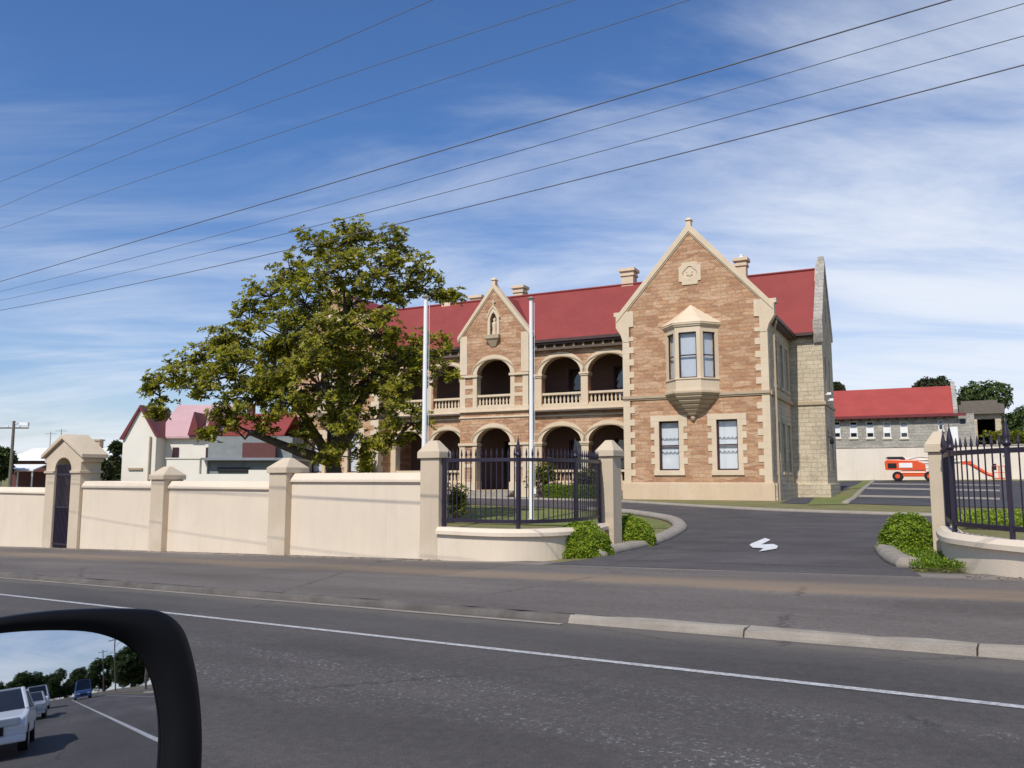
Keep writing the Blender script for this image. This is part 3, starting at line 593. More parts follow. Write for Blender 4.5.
part(MB().box(X1, X1 + .2, YB0 + .95, YB0 + 1.03, 3.5, 3.56).lathe([(.06, 3.1), (.13, 3.2), (.13, 3.36), (.04, 3.5)], 10, (X1 + .2, YB0 + 1.0)), 'wall_lantern', 'black')
# ---- left wing (mostly behind the tree)
XL0, XL1, YLW = -33.3, -25.75, 2.0; XLA = (XL0 + XL1) / 2
wing(XL0, XL1, YLW, XLA, False); oriel(XLA, YLW)
gable_roof_y(XL0 - .3, XL1 + .35, 9.52, XLA, 14.17, YLW + .3, 10)
part(MB().plate(rect(YLW, 9, -1.2, 9.4), [], XL1, XL1 - .4, yz), 'side_wall', 'stone'); part(MB().plate(rect(YLW + .46, 12, -1.2, 9.4), [], XL0, XL0 + .4, yz), 'side_wall', 'stone')
# ---- arcade
YA = 3.5; YS = 2.7
def arcade(x0, x1, y, cs, hw, z0, z1, zs0, rise0, zs1, rise1, ends=(True, True)):
    """one length of two storey arcade; openings, archivolts, capitals, pier mouldings"""
    holes = []
    for c in cs: holes.append(arch(c, hw, .42, zs0, rise0)); holes.append(arch(c, hw, 5.62, zs1, rise1))
    part(MB().plate(rect(x0, x1, z0, z1), holes, y, y + .5), 'arcade_wall', 'stone')
    for c in cs:
        for zs, rs in ((zs0, rise0), (zs1, rise1)):
            part(arch_ring(c, hw, zs, rs, .30, y - .05, y + .52), 'archivolt', 'cream', bevel=.01)
            part(arch_ring(c, hw + .30, zs, rs, .075, y - .09, y + .1), 'hood_mould', 'creamdark')
def piers(xs, y, w_, zs0, zs1, m='cream', band=True):
    for x in xs:
        for zb, zc in ((-.4, zs0), (5.62, zs1)):
            mb = MB(); hw = w_ / 2
            mb.box(x - hw, x + hw, y - .03, y + .53, zb, zc - .16)
            mb.box(x - hw - .05, x + hw + .05, y - .09, y + .57, zc - .20, zc - .11); mb.box(x - hw - .09, x + hw + .09, y - .13, y + .6, zc - .112, zc + .01)
            if zb < 0: mb.box(x - hw - .08, x + hw + .08, y - .1, y + .6, -.4, .85)
            part(mb, 'pier', m, bevel=.012)
ZS0, ZS1 = 3.34, 7.58
right_cs = [-13.12, -10.02]
arcade(-15.0, -7.8, YA, right_cs, 1.31, -.4, 9.55, ZS0, .97, ZS1, 1.05)
piers([-14.68, -11.57, -8.45], YA, .46, ZS0, ZS1)
left_cs = [-21.3, -24.25]
arcade(-25.8, -19.8, YA, left_cs, 1.12, -.4, 9.55, ZS0, .93, ZS1, .98)
piers([-20.05, -22.78, -25.6], YA, .5, ZS0, ZS1)
# centre gable bay
XS0, XS1, XSA = -19.85, -14.97, -17.42
hol = [arch(XSA, 1.2, .42, 3.36, .92), arch(XSA, 1.2, 5.62, 7.72, .92)]
nic = [(XSA - .24, 10.25), (XSA - .24, 11.25), (XSA - .12, 11.55), (XSA, 11.68), (XSA + .12, 11.55), (XSA + .24, 11.25), (XSA + .24, 10.25)]
part(gable_front(XS0, XS1, 10.2, XSA, 13.2, hol + [nic], YS, th=.5, z0=-.4), 'centre_gable_wall', 'stone')
coping(XS0 - .2, XS1 + .2, 10.2, XSA, 13.22, YS, wd=.3, ov=.2)
for sg, xx in ((-1, XS0), (1, XS1)):
    part(MB().box(min(xx, xx - sg * .5) - (.03 if sg < 0 else 0), max(xx, xx - sg * .5) + (.03 if sg > 0 else 0), YS - .035, YS + .3, 7.75, 10.25), 'gable_shoulder', 'cream', bevel=.01)
for zs, rs in ((3.36, .92), (7.72, .92)):
    part(arch_ring(XSA, 1.2, zs, rs, .30, YS - .05, YS + .52), 'archivolt', 'cream', bevel=.01); part(arch_ring(XSA, 1.5, zs, rs, .075, YS - .09, YS + .1), 'hood_mould', 'creamdark')
for sg in (-1, 1):
    for zb, zc in ((-.4, 3.36), (5.62, 7.72)):
        xa_, xb_ = sorted((XSA + sg * 1.2, XSA + sg * 2.43)); mb = MB()
        mb.box(xa_ - .07, xb_ + .07, YS - .12, YS + .55, zc - .18, zc - .02)
        e = .3
        inner = XSA + sg * 1.2
        x_a, x_b = sorted((inner, inner + sg * e)); mb.box(x_a, x_b, YS - .035, YS + .52, zb, zc - .18)
        outx = XSA + sg * 2.43; x_a, x_b = sorted((outx, outx - sg * .36)); mb.box(x_a - .02, x_b + .02, YS - .035, YS + .82, zb, zc - .18)
        for k in range(5):
            zk = zb + .3 + (zc - zb - .6) * k / 5
            if k % 2: mb.box(xa_ + .1, xb_ - .1, YS - .03, YS + .1, zk, zk + .22)
        if zb < 0: mb.box(xa_ - .06, xb_ + .06, YS - .12, YS + .55, -.4, .9)
        part(mb, 'pier', 'cream', bevel=.012)
part(MB().plate(rect(YS + .3, YA + .2, -.4, 10.0), [], XS1 - .002, XS1 - .3, yz), 'return_wall', 'stone'); part(MB().plate(rect(YS + .3, YA + .2, -.4, 10.0), [], XS0 + .002, XS0 + .3, yz), 'return_wall', 'stone')
gable_roof_y(XS0 - .25, XS1 + .25, 9.85, XSA, 13.1, YS + .45, 7.2)
# niche with statue
nb_ = part(MB().plate(rect(XSA - .4, XSA + .4, 10.1, 11.8), [], YS + .36, YS + .45), 'niche', 'cream')
part(MB().plate([(XSA - .42, 10.2), (XSA - .42, 11.3), (XSA - .2, 11.78), (XSA, 12.0), (XSA + .2, 11.78), (XSA + .42, 11.3), (XSA + .42, 10.2)], [nic[:]], YS - .08, YS + .12), 'niche_hood', 'cream', nb_, bevel=.01)
part(MB().plate([(XSA - .5, 11.3), (XSA - .25, 11.85), (XSA, 12.15), (XSA + .25, 11.85), (XSA + .5, 11.3), (XSA + .42, 11.3), (XSA + .2, 11.78), (XSA, 12.0), (XSA - .2, 11.78), (XSA - .42, 11.3)], [], YS - .13, YS + .1).box(XSA - .04, XSA + .04, YS - .1, YS - .02, 12.1, 12.5).box(XSA - .13, XSA + .13, YS - .1, YS - .02, 12.3, 12.37), 'niche_cross', 'cream', nb_)
part(MB().frustum((XSA - .18, XSA + .18, YS - .05, YS + .1), 9.45, (XSA - .44, XSA + .44, YS - .28, YS + .1), 9.95).box(XSA - .5, XSA + .5, YS - .33, YS + .36, 9.95, 10.2), 'niche_sill', 'creamdark', nb_, bevel=.01)
part(MB().lathe([(.16, 10.2), (.17, 10.3), (.13, 10.6), (.17, 10.9), (.16, 11.0), (.06, 11.08), (.09, 11.14), (.10, 11.22), (.05, 11.32), (.01, 11.34)], 12, (XSA, YS + .12)), 'statue', 'cream', nb_, smooth=True)
# floors, balcony bands, back walls
def band(x0, x1, y):
    part(MB().box(x0, x1, y - .10, y + .5, 5.32, 5.62).box(x0, x1, y - .16, y + .4, 5.30, 5.40).box(x0, x1, y - .07, y + .4, 4.92, 5.02), 'balcony_band', 'cream', bevel=.01)
band(-14.9, -7.86, YA); band(-25.7, -19.9, YA); band(XS0 - .06, XS1 + .06, YS)
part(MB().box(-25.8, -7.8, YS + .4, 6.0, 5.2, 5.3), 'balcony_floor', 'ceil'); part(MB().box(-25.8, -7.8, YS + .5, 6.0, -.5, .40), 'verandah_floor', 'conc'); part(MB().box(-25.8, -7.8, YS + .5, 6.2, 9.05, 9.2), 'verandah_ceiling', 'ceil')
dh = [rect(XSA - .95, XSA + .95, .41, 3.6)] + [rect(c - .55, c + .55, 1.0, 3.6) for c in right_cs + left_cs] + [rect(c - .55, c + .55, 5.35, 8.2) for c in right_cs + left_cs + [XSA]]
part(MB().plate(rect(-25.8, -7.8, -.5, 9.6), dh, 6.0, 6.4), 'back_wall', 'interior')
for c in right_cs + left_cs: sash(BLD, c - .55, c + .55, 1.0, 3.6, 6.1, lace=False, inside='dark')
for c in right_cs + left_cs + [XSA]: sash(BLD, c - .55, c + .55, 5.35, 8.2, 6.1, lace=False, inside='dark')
dr = part(MB().box(XSA - .95, XSA + .95, 6.1, 6.18, .41, 3.6), 'door', 'frame')
for k in range(2):
    a = XSA - .85 + k * .88
    part(MB().plate(rect(a, a + .82, .45, 2.7), [rect(a + .12, a + .70, .6, 1.3), rect(a + .12, a + .70, 1.45, 2.55)], 6.03, 6.09), 'door_leaf', 'doorblue', dr); part(MB().box(a + .12, a + .7, 6.07, 6.08, .6, 2.55), 'door_panel', 'carglass', dr)
part(MB().box(XSA - .85, XSA + .85, 6.06, 6.09, 2.85, 3.5), 'fanlight', 'carglass', dr)
mb = MB()
for k in range(4): mb.box(XSA - 1.5 - .0, XSA + 1.5, YS - .3 - .34 * (3 - k), YS + .6, -.6, .04 + .115 * k - .002)
part(mb, 'entrance_steps', 'conc', bevel=.01)
# main roof and its gutters
gable_roof_x(YA - .42, 9.7, 9.72, 6.55, 13.45, XL1 - 5, -4.3)
for x0, x1 in ((-14.7, -8.2), (-25.5, -20.1)): part(MB().box(x0, x1, YA - .55, YA - .41, 9.52, 9.7), 'gutter', 'gutter')
for x0, x1 in ((-14.9, -8.0), (-25.5, -20.0)): part(MB().box(x0, x1, YA - .42, YA + .05, 9.38, 9.5), 'soffit', 'gutter')
for x0, x1 in ((-14.7, -8.3), (-25.4, -20.3)):
    for x in fr(x0, x1, .62): part(MB().box(x - .06, x + .06, YA - .3, YA - .002, 9.18, 9.38), 'eave_bracket', 'creamdark')
part(MB().tube([(-34, 6.55, 13.5), (-4.5, 6.55, 13.5)], .08, 6).tube([(-7, YR, 14.06), (X1 - .45, YR, 14.06)], .08, 6), 'ridge_cap', 'roof')
# balustrades with single balusters
bal = MB().lathe([(.075, 0), (.075, .05), (.045, .07), (.08, .2), (.075, .26), (.04, .40), (.055, .45), (.07, .47), (.07, .52)], 8)
bal_proto = None
def balustrade(c, hw, y, z, nb):
    global bal_proto
    r = part(MB().box(c - hw, c + hw, y + .08, y + .34, z, z + .12).box(c - hw, c + hw, y + .05, y + .37, z + .64, z + .78), 'balustrade', 'cream', bevel=.012)
    for k in range(nb):
        x = c - hw + 2 * hw * (k + .5) / nb
        if bal_proto is None: o = bal_proto = bal.build('baluster', 'cream', r, smooth=True)
        else: o = bal_proto.copy(); COL.objects.link(o); o.parent = r
        o.location = (x, y + .21, z + .12)
for c in right_cs: balustrade(c, 1.31, YA, 5.62, 10)
for c in left_cs: balustrade(c, 1.12, YA, 5.62, 9)
balustrade(XSA, 1.2, YS, 5.62, 10)
for c in right_cs: balustrade(c, 1.31, YA, .86, 10)
for c in left_cs: balustrade(c, 1.12, YA, .86, 9)
part(MB().box(-14.95, -7.9, YA - .06, YA + .5, -.6, .86).box(-25.7, -19.9, YA - .06, YA + .5, -.6, .86), 'arcade_plinth', 'plinth')
# chimneys
def chimney(x, y, z1, wx=.8, wy=.8, z0=10.5, pots=0):
    mb = MB(); a, b_ = wx / 2, wy / 2
    mb.box(x - a, x + a, y - b_, y + b_, z0, z1 - .5); mb.box(x - a - .07, x + a + .07, y - b_ - .07, y + b_ + .07, z1 - .5, z1 - .36); mb.box(x - a - .03, x + a + .03, y - b_ - .03, y + b_ + .03, z1 - .36, z1 - .2); mb.box(x - a - .14, x + a + .14, y - b_ - .14, y + b_ + .14, z1 - .2, z1)
    o = part(mb, 'chimney', 'cream', bevel=.012)
    for k in range(pots): part(MB().lathe([(.14, z1), (.13, z1 + .18), (.15, z1 + .2), (.15, z1 + .24)], 10, (x, y + (k - .5 * (pots - 1)) * .4)), 'chimney_pot', 'white', o)
chimney(-9.75, 6.9, 14.55); chimney(-17.75, 7.2, 14.35, .7, .7); chimney(-23.3, 6.9, 14.5, .7, .9); chimney(-21.0, 7.0, 13.95, .8, .6); chimney(-2.35, 5.6, 14.05, .6, .6, pots=1)

# ------------------------------------------------------------------ boundary wall
def wall_thing(label): return thing('boundary_wall', label, 'wall', (0, 0, 0), ROADROT)
def panel(par, t0, t1, ztop, th=.24):
    mb = MB(); n = max(2, int((t1 - t0) / 1.0))
    ts = fr(t0, t1, (t1 - t0) / n); pts = [(t, gz(t, 13) - .15) for t in ts] + [(t1, ztop - .21), (t0, ztop - .21)]
    mb.plate(pts, [], N_WALL, N_WALL + th); p = mb.build('wall_panel', 'wall', par)
    c = MB(); c.plate([(N_WALL - .06, ztop - .21), (N_WALL - .06, ztop - .15), (N_WALL + .04, ztop), (N_WALL + th - .04, ztop), (N_WALL + th + .06, ztop - .15), (N_WALL + th + .06, ztop - .21)], [], t0, t1, yz)
    c.build('coping', 'wall', p, bevel=.012); return p
def pier(par, t, n, ztop, w_=.66, d=.6, rot=0, name='pier', m='pier'):
    zb = gz(t, n) - .2; cap = .37; h = w_ / 2; e = d / 2
    o = MB().box(-h, h, -e, e, zb, ztop - cap).build(name, m, par, bevel=.012, loc=(t, n, 0), rot=rot)
    c = MB().box(-h - .05, h + .05, -e - .05, e + .05, ztop - cap, ztop - cap + .13)
    c.frustum((-h - .05, h + .05, -e - .05, e + .05), ztop - cap + .13, (-h * .42, h * .42, -.05, .05), ztop)
    c.build('pier_cap', m, o, bevel=.01); return o
WL = wall_thing('long cream rendered wall between the arched gateway and the iron fence, four panels with capped piers')
# positions along the road from the survey
def tw(x, y): return g(x, y)[0]
tP1 = -11.77; tP2 = -16.75; tP3 = -22.11; tG0, tG1 = -29.1, -26.75
pier(WL, tP1 - .03, N_WALL + .0, 2.12, .52, .28); pier(WL, tP2, N_WALL + .12, 1.84); pier(WL, tP3, N_WALL + .12, 1.68)
panel(WL, tP2 + .33, tP1 - .28, 1.46); panel(WL, tP3 + .33, tP2 - .33, 1.27); panel(WL, tG1 + .02, tP3 - .33, 1.27)
W2 = wall_thing('low cream rendered wall at far left, beyond the arched gateway')
panel(W2, -40, tG0 - .02, 1.05); panel(W2, -52, -40.6, .75); pier(W2, -40.3, N_WALL + .12, 1.3)
# arched gateway
GT = thing('arched_gateway', 'cream rendered gateway arch with gabled top and dark iron gate', 'gateway', (0, 0, 0), ROADROT)
tc_ = (tG0 + tG1) / 2; zb = gz(tc_, 13) - .2
n0, n1 = N_WALL - .1, N_WALL + .55
ho = arch(tc_, .56, zb + .02, 1.62, .40)
ho[0] = (tc_ - .56, zb - .5); ho[-1] = (tc_ + .56, zb - .5)
outl = [(tG0, zb - .5)] + [(tG0, 1.85), (tG0 - .14, 1.88), (tG0 - .14, 2.0), (tc_, 2.62), (tG1 + .14, 2.0), (tG1 + .14, 1.88), (tG1, 1.85), (tG1, zb - .5)]
outl2 = outl[:-1] + [outl[-1]] + ho[::-1]
MB().plate(outl + ho[::-1], [], n0, n1).build('gate_arch', 'pier', GT, bevel=.01)
MB().plate([(tG0 - .24, 2.0), (tc_, 2.64), (tG1 + .24, 2.0), (tG1 + .24, 2.12), (tc_, 2.79), (tG0 - .24, 2.12)], [], n0 - .1, n1 + .1).build('gable_cap', 'pier', GT, bevel=.01)
MB().box(tG0 - .05, tc_ - .56, n0 - .05, n1 + .05, 1.52, 1.60).box(tc_ + .56, tG1 + .05, n0 - .05, n1 + .05, 1.52, 1.60).build('impost', 'pier', GT, bevel=.01)
mb = MB()
for t in fr(tc_ - .52, tc_ + .52, .09): mb.tube([(t, n0 + .07, zb + .2), (t, n0 + .07, 1.8)], .018, 6)
for z in (zb + .3, .4, 1.45): mb.box(tc_ - .55, tc_ + .55, n0 + .045, n0 + .10, z, z + .05)
mb.box(tc_ - .54, tc_ + .54, n0 + .08, n0 + .095, zb + .3, .45)
mb.build('iron_gate', 'iron', GT)
# curved dwarf walls with iron fences
def bez(P, n=28):
    o = []
    for i in range(n + 1):
        u = i / n; o.append(tuple((1 - u) ** 3 * P[0][k] + 3 * u * (1 - u) ** 2 * P[1][k] + 3 * u * u * (1 - u) * P[2][k] + u ** 3 * P[3][k] for k in (0, 1)))
    return o
def lerp_path(path, s):
    ds = [0]
    for a, b_ in zip(path, path[1:]): ds.append(ds[-1] + math.dist(a, b_))
    x = s * ds[-1]
    for i in range(len(path) - 1):
        if ds[i + 1] >= x - 1e-9: u = (x - ds[i]) / (ds[i + 1] - ds[i]); return tuple(path[i][k] + (path[i + 1][k] - path[i][k]) * u for k in (0, 1))
    return path[-1]
def crom(pts, sub=7):
    pts = [Vector((*p, 0)) for p in pts]; path = []
    for i in range(len(pts) - 1):
        p0, p1, p2, p3 = pts[max(i - 1, 0)], pts[i], pts[i + 1], pts[min(i + 2, len(pts) - 1)]
        for k in range(sub):
            u = k / sub; q = .5 * ((2 * p1) + (p2 - p0) * u + (2 * p0 - 5 * p1 + 4 * p2 - p3) * u * u + (3 * p1 - p0 - 3 * p2 + p3) * u ** 3); path.append((q.x, q.y))
    return path + [(pts[-1].x, pts[-1].y)]
def fence_set(P, zw, wl, fl, posts, npick, sgn):
    path = crom(P)
    wt = thing('dwarf_wall', wl, 'wall', (0, 0, 0), ROADROT); ft = thing('iron_fence', fl, 'fence', (0, 0, 0), ROADROT)
    z0 = min(gz(*p) for p in path) - .25
    MB().sweep([(*p, 0) for p in path], [(-.12, z0), (.12, z0), (.12, zw - .14), (-.12, zw - .14)]).build('wall_body', 'wall', wt)
    MB().sweep([(*p, 0) for p in path], [(-.19, zw - .14), (.19, zw - .14), (.19, zw - .07), (.12, zw), (-.12, zw), (-.19, zw - .07)]).build('coping', 'wall', wt, smooth=False)
    zt, zbm = 1.70, zw + .14
    for z in (zt, zbm): MB().sweep([(*p, z) for p in path], [(-.02, -.035), (.02, -.035), (.02, .035), (-.02, .035)]).build('rail', 'iron', ft)
    pk = None
    for i in range(npick):
        s = (i + .5) / npick
        if any(abs(s - q) < .35 / npick for q in posts): continue
        if pk is None:
            mb = MB().tube([(0, 0, zbm - .04), (0, 0, zt + .09)], .0115, 6); mb.lathe([(.02, zt + .08), (.023, zt + .11), (.004, zt + .23)], 6); o = pk = mb.build('picket', 'iron', ft)
        else: o = pk.copy(); COL.objects.link(o)
        x, y = lerp_path(path, s); o.location = (x, y, 0)
    for s in posts:
        x, y = lerp_path(path, s)
        o = MB().box(-.033, .033, -.033, .033, zw - .02, zt + .06).build('post', 'iron', ft, bevel=.005, loc=(x, y, 0))
        if 0.02 < s < .98:
            MB().lathe([(.04, zt + .06), (.06, zt + .085), (.06, zt + .11), (.036, zt + .135), (.05, zt + .18), (.045, zt + .23), (.017, zt + .38), (.004, zt + .47)], 10).build('spike', 'iron', o, smooth=True)
PL = [(tP1 + .22, N_WALL - .02), (-10.7, 12.92), (-9.95, 13.1), (-9.45, 13.7), (-9.35, 14.6), (-9.52, 15.5), (-9.76, 16.25)]
fence_set(PL, .35, 'curved low cream wall between the tall pier and the left gate pier', 'dark iron picket fence on the left curved wall, with spiked posts', [.012, .36, .66, .985], 42, 1)
PR = [(-.6, 12.35), (-1.15, 12.8), (-1.6, 13.2), (-2.0, 13.7), (-2.28, 14.2), (-2.5, 15.0), (-2.72, 16.1)]
fence_set(PR, .51, 'curved low cream wall at right edge, behind the green ground cover', 'dark iron picket fence on the right curved wall, with spiked posts', [.012, .24, .60, .975], 28, -1)
GPL = thing('gate_pier', 'cream rendered gate pier left of the driveway, behind two round shrubs', 'gate pier', (0, 0, 0), ROADROT, 'gate piers flanking the driveway')
pier(GPL, -9.62, 16.45, 2.2, .38, .38, name='pier_shaft')
GPR = thing('gate_pier', 'cream rendered gate pier right of the driveway, standing behind one wide green shrub', 'gate pier', (0, 0, 0), ROADROT, 'gate piers flanking the driveway')
pier(GPR, -2.85, 16.4, 2.16, .3, .3, name='pier_shaft')
W3 = wall_thing('cream rendered wall continuing up the road past the right fence')
pier(W3, -.3, 12.3, 2.3, .5, .5)
for k in range(8):
    a = .28 + k * 6.2; panel(W3, a, a + 5.5, gz(a + 3, 13) + 1.8); pier(W3, a + 5.85, N_WALL + .12, gz(a + 6, 13) + 2.2)

# ------------------------------------------------------------------ foliage
def leaf(mb, p, d, up, ln, wd, mi):
    s = d.cross(up)
    if s.length < 1e-4: s = d.cross(Vector((1, 0, 0)))
    s.normalize(); nrm = s.cross(d).normalized(); fold = nrm * wd * .22
    a = p; b_ = p + d * ln * .5 + s * wd * .5 + fold; c = p + d * ln - nrm * ln * .12; e = p + d * ln * .5 - s * wd * .5 + fold
    o = len(mb.v); mb.v += [tuple(a), tuple(b_), tuple(c), tuple(e)]; mb.f += [(o, o + 1, o + 2), (o, o + 2, o + 3)]; mb.mi += [mi, mi]
def rnd(r): return Vector((r.gauss(0, 1), r.gauss(0, 1), r.gauss(0, 1))).normalized()
def rosette(mb, r, p, axis, k, ln, wd, mats):
    axis = axis.normalized(); a0 = r.random() * 6.28; u = axis.orthogonal().normalized(); v = axis.cross(u)
    for i in range(k):
        a = a0 + 6.2832 * i / k + r.uniform(-.3, .3); el = r.uniform(.1, .9)
        d = (u * cos(a) + v * sin(a)) * cos(el) + axis * sin(el)
        leaf(mb, p + d * .02, d, axis, ln * r.uniform(.7, 1.2), wd * r.uniform(.8, 1.2), r.choice(mats))
# big tree: lobes surveyed off its silhouette, with their own distance
r = random.Random(5)
TY = 31.0
tb = gw(345, 500, TY); tz = groundz(tb.x, tb.y)
TREE = thing('broadleaf_tree', 'large spreading tree with glossy olive leaves in front of the left wing', 'tree', (tb.x, tb.y, tz))
ORG = Vector((tb.x, tb.y, tz))
lobes = [(350, 240, 26, 0), (318, 246, 22, .6), (390, 248, 24, -.4), (425, 272, 20, -.6), (375, 275, 30, -1.6), (325, 275, 30, -1.2), (290, 268, 20, .8), (270, 296, 24, .5), (305, 305, 30, -1.8), (350, 305, 32, 1.6), (400, 292, 24, .8),
         (250, 322, 22, .2), (285, 335, 30, -1.5), (330, 345, 34, -2.4), (375, 335, 30, -1.9), (415, 352, 22, -1), (446, 350, 15, -.4), (440, 372, 13, -.9), (228, 345, 24, .9), (205, 362, 20, .2), (175, 378, 19, -.2), (152, 384, 11, -.5), (160, 396, 12, .1), (195, 385, 20, -1), (235, 375, 30, -1.6),
         (275, 372, 32, -2.0), (320, 385, 32, -2.6), (365, 380, 30, -1.2), (402, 388, 22, -1.4), (255, 400, 22, -1.8), (222, 410, 18, -.8), (290, 405, 24, -2.4), (345, 420, 24, -2.2), (385, 418, 22, -1.6), (412, 424, 15, -1.2), (370, 445, 18, -1.8), (345, 350, 34, 1.5), (290, 360, 30, 1.6), (390, 360, 26, 1.4), (240, 350, 24, 1.8), (152, 413, 8, -.2), (212, 432, 11, -.6), (234, 428, 11, -1), (330, 455, 16, -1.6), (262, 425, 15, -1.6), (275, 388, 22, -2.2), (305, 440, 14, -1.8), (396, 440, 12, -1.4), (438, 296, 9, -.4), (452, 300, 8, -.4), (300, 425, 14, -1.8)]
lm = MB(); wood = MB()
px2m = TY / F
fork = gw(332, 462, TY) - ORG; base = Vector((0, 0, -.3))
wood.tube([base, Vector((-.05, 0, .5)), fork * .75, fork], [.42, .34, .3, .27], 10)
limbs = []
for q, dy in [((285, 385), -1.4), ((322, 360), 1.2), ((345, 330), -.6), ((378, 372), -1.0), ((250, 432), -1.2), ((360, 400), 1.0)]:
    e = gw(*q, TY + dy) - ORG; m1 = fork.lerp(e, .5) + Vector((r.uniform(-.25, .25), r.uniform(-.3, .3), -.15))
    wood.tube([fork, m1, e], [.22, .17, .11], 8); limbs.append((m1, .15)); limbs.append((e, .10))
e = gw(262, 437, TY - 1.3) - ORG
for lx, ly, lr, dy in lobes:
    c = gw(lx, ly, TY + dy) - ORG; R_ = lr * px2m
    src, rad = min(limbs, key=lambda q: (q[0] - c).length + (2.0 if q[0].z > c.z + .8 else 0))
    m1 = src.lerp(c, .5) + rnd(r) * .25 - Vector((0, 0, .1)); wood.tube([src, m1, c], [rad * .6, rad * .42, .03], 6)
    limbs.append((c, .06))
    nsub = max(5, int(18 * (lr / 25) ** 2))
    for _ in range(nsub):
        d = rnd(r); d.y *= 1.25; d.z = d.z * .85 + .08; sp = c + d * R_ * r.uniform(.45, 1.02)
        m2 = c.lerp(sp, .5) + rnd(r) * .1
        wood.tube([c, m2, sp], [.028, .02, .010], 4, cap=False)
        for _ in range(r.randint(9, 13)):
            o = rnd(r); o.z *= .6; p = sp + o * r.uniform(.06, .46)
            ax = (d * .45 + Vector((-.18, -.38, .75)) + rnd(r) * .5)
            rosette(lm, r, p, ax, r.randint(7, 9), .16, .082, [0, 0, 0, 0, 0, 1, 1, 2, 2, 3])
crown = lm.build('crown', ['leafA', 'leafB', 'leafC', 'leafR'], TREE, keep=True)
wood.build('trunk', 'bark', TREE, smooth=True)
def shrub(name, label, loc, rx, ry, rz_, n, ln, mats, seed, core=True, group=None, cat='shrub', low=.0):
    rr = random.Random(seed); T = thing(name, label, cat, loc, 0, group); mb = MB()
    mb2 = MB(); U, V = 14, 8
    if core:
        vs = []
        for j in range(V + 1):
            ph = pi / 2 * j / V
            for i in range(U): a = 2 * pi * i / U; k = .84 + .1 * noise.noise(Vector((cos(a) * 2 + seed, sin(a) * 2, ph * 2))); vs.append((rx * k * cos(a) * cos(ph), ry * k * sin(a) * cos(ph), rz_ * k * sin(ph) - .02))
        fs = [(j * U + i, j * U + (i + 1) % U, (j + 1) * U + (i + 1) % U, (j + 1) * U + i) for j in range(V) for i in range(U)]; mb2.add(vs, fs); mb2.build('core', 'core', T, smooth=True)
    for _ in range(n):
        d = rnd(rr); d.z = abs(d.z); k = (.90 + .16 * noise.noise(d * 2.6 + Vector((seed, 0, 0)))) * rr.uniform(.86, 1.04)
        p = Vector((d.x * rx * k, d.y * ry * k, d.z * rz_ * k + .01)); rosette(mb, rr, p, d + Vector((0, 0, .5)) + rnd(rr) * .5, 4, ln, ln * .5, mats)
    mb.build('foliage', [M['shrubA'], M['shrubB'], M['dgreen'], M['leafC']], T, keep=True); return T
def at_g(x, y): t, n = g(x, y); p = tn2w(t, n); return Vector((p.x, p.y, gz(t, n)))
shrub('round_shrub', 'bright green rounded shrub against the curved wall, nearest the kerb end', at_g(581, 556), .66, .52, .68, 3000, .062, [0, 0, 0, 1], 1, group='clipped shrubs by the gate piers')
shrub('round_shrub', 'bright green rounded shrub in front of the left gate pier', at_g(630, 546), .62, .55, .66, 2800, .062, [0, 0, 0, 1], 2, group='clipped shrubs by the gate piers')
shrub('round_shrub', 'wide bright green shrub at the foot of the right gate pier', at_g(912, 552), .56, .62, .68, 3200, .062, [0, 0, 1, 1], 3, group='clipped shrubs by the gate piers')
gcv = MB(); rr = random.Random(9)
for _ in range(900):
    x = rr.uniform(900, 966); y = rr.uniform(551, 571.5)
    if y < 551 + (x - 905) * .17 or x < 895 + (y - 551) * .9: continue
    p = at_g(x, y); rosette(gcv, rr, p + Vector((0, 0, rr.uniform(.01, .10))), Vector((0, 0, 1)) + rnd(rr) * .6, 4, .06, .03, [0, 1, 1, 1])
tag(gcv.build('ground_cover', ['shrubA', 'shrubB'], keep=True), 'low green ground cover between right kerb and curved wall', 'ground cover', kind='stuff')
rcv = MB(); rr = random.Random(19)
for _ in range(1100):
    p = at_g(rr.uniform(958, 1075), rr.uniform(517, 530)); rosette(rcv, rr, p + Vector((0, 0, rr.uniform(.02, .22))), Vector((0, 0, 1)) + rnd(rr) * .6, 4, .11, .05, [0, 0, 1])
tag(rcv.build('ground_cover', ['shrubA', 'shrubB'], keep=True), 'low bright green planting behind the right iron fence', 'ground cover', kind='stuff')
lit = MB(); rr = random.Random(77)
for _ in range(1500):
    t = rr.uniform(-30, 1); n = 12.85 - abs(rr.gauss(0, .16))
    if -9.2 < t < -2 or (t > -11.4 and t < -9): continue
    a = rr.random() * 6.28; q = rr.uniform(.012, .035); p = tn2w(t, n); z = gz(t, n) + .004
    lit.add([(p.x + q * cos(a + k * 2.1) * (1.5 if k else 1), p.y + q * sin(a + k * 2.1), z + (.012 if k == 1 else .002)) for k in range(3)], [(0, 1, 2)], rr.choice([0, 1, 1]))
tag(lit.build('leaf_litter', ['leafR', 'conc'], keep=True), 'dry leaves and grit along the foot of the cream wall', 'litter', kind='stuff')
